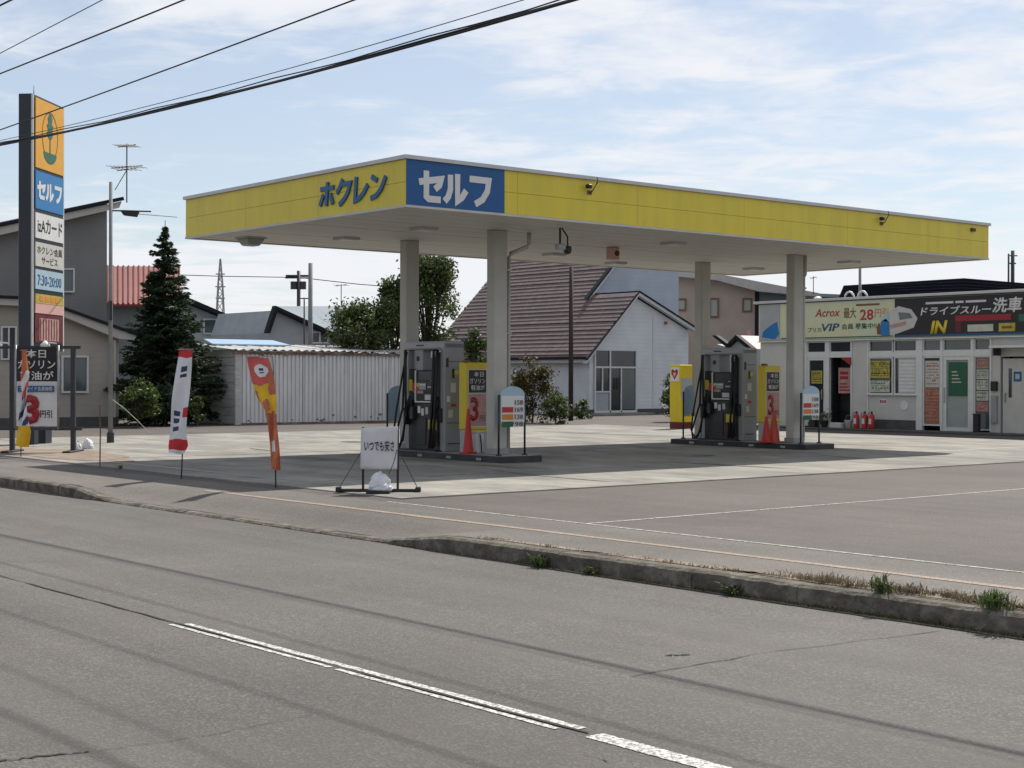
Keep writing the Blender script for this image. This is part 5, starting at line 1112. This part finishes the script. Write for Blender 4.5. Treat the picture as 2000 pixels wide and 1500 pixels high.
# ------------------------------------------------------------------ trees and shrubs
def broad(name, label, cat, px, d, py_c, rx, rz, base_z=0, n_clump=46, n_leaf=110, leaf=.13, mat='broad_leaf', grp=None, spikes=0, trunk=.09, ry=None, top_bias=0):
    b = W(px, base_z, d); t_ = thing(name, label, cat, b, 0, grp); zc = vz(py_c, d)-base_z; ry = ry or rx
    pts = []; cs = []
    for i in range(n_clump):
        v = rng.normal(size=3); v /= np.linalg.norm(v); r = rng.uniform(.25, 1)**.5; c_ = np.array([v[0]*rx*r, v[1]*ry*r, v[2]*rz*r])
        c_[:2] *= 1-.35*max(0, c_[2]/rz); cs.append(c_+[0, 0, zc])
    for i in range(spikes):
        a = rng.uniform(0, 6.28); r = rng.uniform(.1, .75); h = rng.uniform(.75, 1.25)
        for f in np.linspace(.5, 1, 5): cs.append(np.array([rx*r*math.cos(a)*(.7+.4*f), ry*r*math.sin(a)*(.7+.4*f), zc+rz*h*f]))
    for c_ in cs:
        if c_[2] < .06: c_[2] = rng.uniform(.06, .3)
        sd = rx*.17; pts.append(c_+rng.normal(size=(n_leaf, 3))*[sd, sd, sd*.8])
    P_ = np.concatenate(pts); P_[:, 2] = np.maximum(P_[:, 2], .03)
    leaves('crown', P_, leaf, mat, t_, .55)
    m_ = MB(); m_.tube([(0, 0, 0), (.05, .02, zc*.4), (0, .04, zc*.8), (-.03, 0, zc+rz*.6)], trunk, 8, r1=trunk*.25)
    for c_ in cs[::3]: m_.tube([(0, .02, max(.05, zc*.5)), tuple(np.array([0, 0, zc*.5])*.45+c_*.55), tuple(c_)], trunk*.35, 5, r1=trunk*.08, caps=False)
    m_.build('trunk', 'bark', t_); return t_
b = W(322, 0, 55); t = thing('spruce_tree', 'dark pointed spruce tree right of the left house', 'spruce tree', b)
Hs = vz(432, 55); P_, D_ = [], []; br = MB()
for i in range(54):
    f = i/53; z = .25+f*(Hs-.55); R_ = 1.95*(1-f)**.85*(1 if f > .12 else .8)+.05; nb = max(4, int(11*(1-f)+4))
    for j in range(nb):
        a = rng.uniform(0, 6.28); l = R_*rng.uniform(.55, 1.22)*(1.06+.12*math.sin(a*2+z*1.3)); dr_ = np.array([math.cos(a), math.sin(a), 0]); dz = rng.uniform(-.10, .14)
        br.tube([(0, 0, z), (dr_[0]*l*.6, dr_[1]*l*.6, z+l*dz-.06*l), (dr_[0]*l, dr_[1]*l, z+l*dz+.02)], .018, 4, r1=.004, caps=False)
        m = int(20+88*l); tt = rng.uniform(.12, 1.02, m); side = rng.normal(size=m)*.15*(.35+tt*(1.1-tt)*1.6)*(l*.6+.25)
        q = np.outer(tt*l, dr_)+np.outer(side, [-dr_[1], dr_[0], 0]); q[:, 2] = z+dz*l*tt-.10*l*tt*(1-tt)-np.abs(side)*.4+rng.normal(size=m)*.03
        P_.append(q); D_.append(np.tile(dr_+[0, 0, -.15], (m, 1))+np.outer(np.sign(side)*.8, [-dr_[1], dr_[0], 0]))
leaves('crown', np.concatenate(P_), .17, 'spruce_leaf', t, .34, .2, .35, dirs=np.concatenate(D_)); br.tube([(0, 0, 0), (0, 0, Hs*.5), (0, 0, Hs)], .12, 8, r1=.012); br.build('trunk', 'bark', t)
broad('tree', 'tall airy leafy tree behind the nearer back pillar', 'tree', 838, 62, 600, 1.32, 1.85, n_clump=54, n_leaf=90, leaf=.15, spikes=14, trunk=.11)
broad('tree', 'middle leafy tree filling the gap left of the back pillar', 'tree', 768, 61.3, 625, .95, 1.25, n_clump=34, n_leaf=95, leaf=.15, spikes=5)
broad('tree', 'lower dense leafy tree above the right end of the shed', 'tree', 708, 60, 645, 1.35, .95, n_clump=50, n_leaf=130, leaf=.14, spikes=3)
broad('tree', 'small dark tree between nearer fuel pump and front pillar', 'tree', 928, 57, 705, .70, 1.15, n_clump=24, n_leaf=120, leaf=.13)
broad('shrub', 'tall russet and green shrub before the tiled house', 'shrub', 1040, 58, 765, .92, 1.25, n_clump=40, n_leaf=130, leaf=.11, mat='russet_leaf', trunk=.04)
broad('shrub', 'leafy green shrub just left of the brown pole', 'shrub', 1085, 57, 795, .55, .62, n_clump=22, n_leaf=110, leaf=.10, mat='shrub_leaf', trunk=.03)
broad('shrub', 'small green shrub at the foot of the house entrance', 'shrub', 1137, 64, 800, .45, .42, n_clump=14, n_leaf=90, leaf=.10, mat='shrub_leaf', trunk=.03)
broad('shrub', 'dark shrub peeking out behind the yellow service cabinet', 'shrub', 1312, 60, 765, .55, 1.15, n_clump=22, n_leaf=100, leaf=.11, mat='broad_leaf', trunk=.03)
broad('shrub', 'bright green shrub under the spruce beside the lamp pole', 'shrub', 268, 51.5, 785, .72, .62, n_clump=28, n_leaf=120, leaf=.11, mat='shrub_leaf', trunk=.03)
broad('shrub', 'dark low shrub filling the foot of the spruce', 'shrub', 322, 53.2, 790, .85, .72, n_clump=26, n_leaf=120, leaf=.12, mat='spruce_leaf', trunk=.03)
broad('shrub', 'small weedy green shrub at the left corner of the shed', 'shrub', 385, 52.5, 800, .28, .42, n_clump=12, n_leaf=80, leaf=.09, mat='shrub_leaf', trunk=.02)

# ------------------------------------------------------------------ overhead wires
def wire(label, x, zf, r, y0=-12, y1=44, parts=None):
    t_ = thing('overhead_wire', label, 'overhead wire', (x, 16, 0), 0, 'overhead wires along the road')
    for k, (dx, dzf, rr) in enumerate(parts or [(0, lambda y: 0, r)]):
        MB((x, 16, 0)).tube([(x+dx, y, zf(y)+dzf(y)) for y in np.linspace(y0, y1, 60)], rr, 6).build('strand', 'cable', t_, smooth=True)
    return t_
wire('thick bundle of black cables, the lowest of the overhead lines', 11.5, lambda y: 5.97+.0014*(y-14)**2, .02, parts=[(0, lambda y: 0, .016), (.02, lambda y: .026+.010*math.sin(y*.9), .016), (-.01, lambda y: .050+.014*math.sin(y*1.7), .009), (.02, lambda y: .10+max(0, 30-y)*.005, .006)])
wire('single black wire just above the thick cable bundle', 10.85, lambda y: 6.53-.02*(y-16.3)+.0004*(y-16)**2, .011)
wire('black wire crossing the upper left corner, second from the top', 10.0, lambda y: 6.955+.0004*(y-22)**2, .012)
wire('thin grey wire high in the upper left corner', 9.5, lambda y: 7.17-.035*(y-20.8), .007)
wire('topmost wire touching the very corner of the sky at left', 9.0, lambda y: 7.5, .015)
def far_wire(label, pts, r): 
    P_ = [V(*p) for p in pts]; o_ = P_[0]; tag(MB(o_).tube(P_, r, 5).build('service_wire', 'cable', loc=o_), label, 'overhead wire')
far_wire('thin wire from distant pole to the left behind the spruce', [(583, 543, 112), (430, 541, 112), (330, 538, 112)], .03)
far_wire('thin wire from distant pole to the right behind the tree', [(583, 543, 112), (700, 556, 110), (780, 562, 108)], .03)
far_wire('thin service wire running right from the lamp pole to the spruce', [(216, 412, 40), (270, 420, 46), (345, 426, 54)], .012)

# ------------------------------------------------------------------ weeds
def tuft(label, px, py, h, n, mat='weed_leaf', z=None, spread=.10):
    q = onX(px, py, 9.83) if z is None else gp(px, py, z); b = Vector((q.x, q.y, ROAD_Z if z is None else z)); m_ = MB()
    for i in range(n):
        a = rng.uniform(0, 6.28); r = rng.uniform(0, spread); c_ = Vector((r*math.cos(a)*.6, r*math.sin(a), 0)); hh = h*rng.uniform(.4, 1); w_ = rng.uniform(.004, .011); ln = Vector((rng.normal()*.55, rng.normal()*.55, 1)).normalized()*hh
        s_ = Vector((math.cos(a+1.5), math.sin(a+1.5), 0))*w_; mid = c_+ln*.55+Vector((0, 0, .02)); tip = c_+ln+Vector((rng.normal()*.03, rng.normal()*.03, -.1*hh))
        m_.face([c_-s_*.6, c_+s_*.6, mid+s_, mid-s_]); m_.face([mid-s_, mid+s_, tip])
    o_ = m_.build('weed_tuft', mat); o_.location = b; tag(o_, label, 'weed', 'weeds growing along the kerb'); return o_
tuft('bright green weed on the kerb, the leftmost and largest tuft', 1055, 1096, .20, 120, spread=.12)
tuft('low green weed at the kerb foot next right of the largest tuft', 1155, 1112, .12, 50)
tuft('weed with pale flowers at the foot of the kerb', 1430, 1160, .15, 70)
tuft('upright green weed behind the kerb amid dry grass', 1722, 1158, .20, 70, z=0)
tuft('bushy green weed behind the kerb nearest the right edge', 1940, 1188, .20, 120, z=0, spread=.16)
tuft('tiny weed at the foot of the concrete near the rusty stake', 235, 916, .10, 40, z=0)
def grass(label, n, mat, fn):
    m_ = MB()
    for i in range(n):
        x, y, z, h = fn(); a = rng.uniform(0, 6.28); s_ = Vector((math.cos(a), math.sin(a), 0))*rng.uniform(.002, .005); c_ = Vector((x, y, z)); lean = Vector((rng.normal(), rng.normal(), 0))*h*.75
        mid = c_+lean*.35+Vector((0, 0, h*.65)); m_.face([c_-s_, c_+s_, mid+s_*.7, mid-s_*.7]); m_.face([mid-s_*.7, mid+s_*.7, c_+lean+Vector((0, 0, h*rng.uniform(.6, 1)))])
    tag(m_.build('verge_grass', mat), label, 'grass', kind='stuff')
clump = [(10.09+abs(rng.normal())*.11, rng.choice([6.3, 6.9, 7.4, 8.1])+rng.normal()*.28, rng.uniform(.04, .12)) for _ in range(95)]+[(10.07+abs(rng.normal())*.05, rng.uniform(5, 12.6), rng.uniform(.015, .05)) for _ in range(60)]
def f1():
    cx, cy, h = clump[rng.integers(len(clump))]; x = max(10.05, cx+rng.normal()*.035); y = cy+rng.normal()*.07; return x, y, walk_z(x, y), h*rng.uniform(.35, 1)
def f2():
    y = 5+abs(rng.normal())*4; return 9.865-abs(rng.normal())*.025, y, ROAD_Z, rng.uniform(.01, .06)
grass('dry pale grass matted behind the kerb at right', 3600, 'dry_leaf', f1)
grass('mossy green growth in the gutter at the foot of the kerb', 1600, 'moss_leaf', f2)
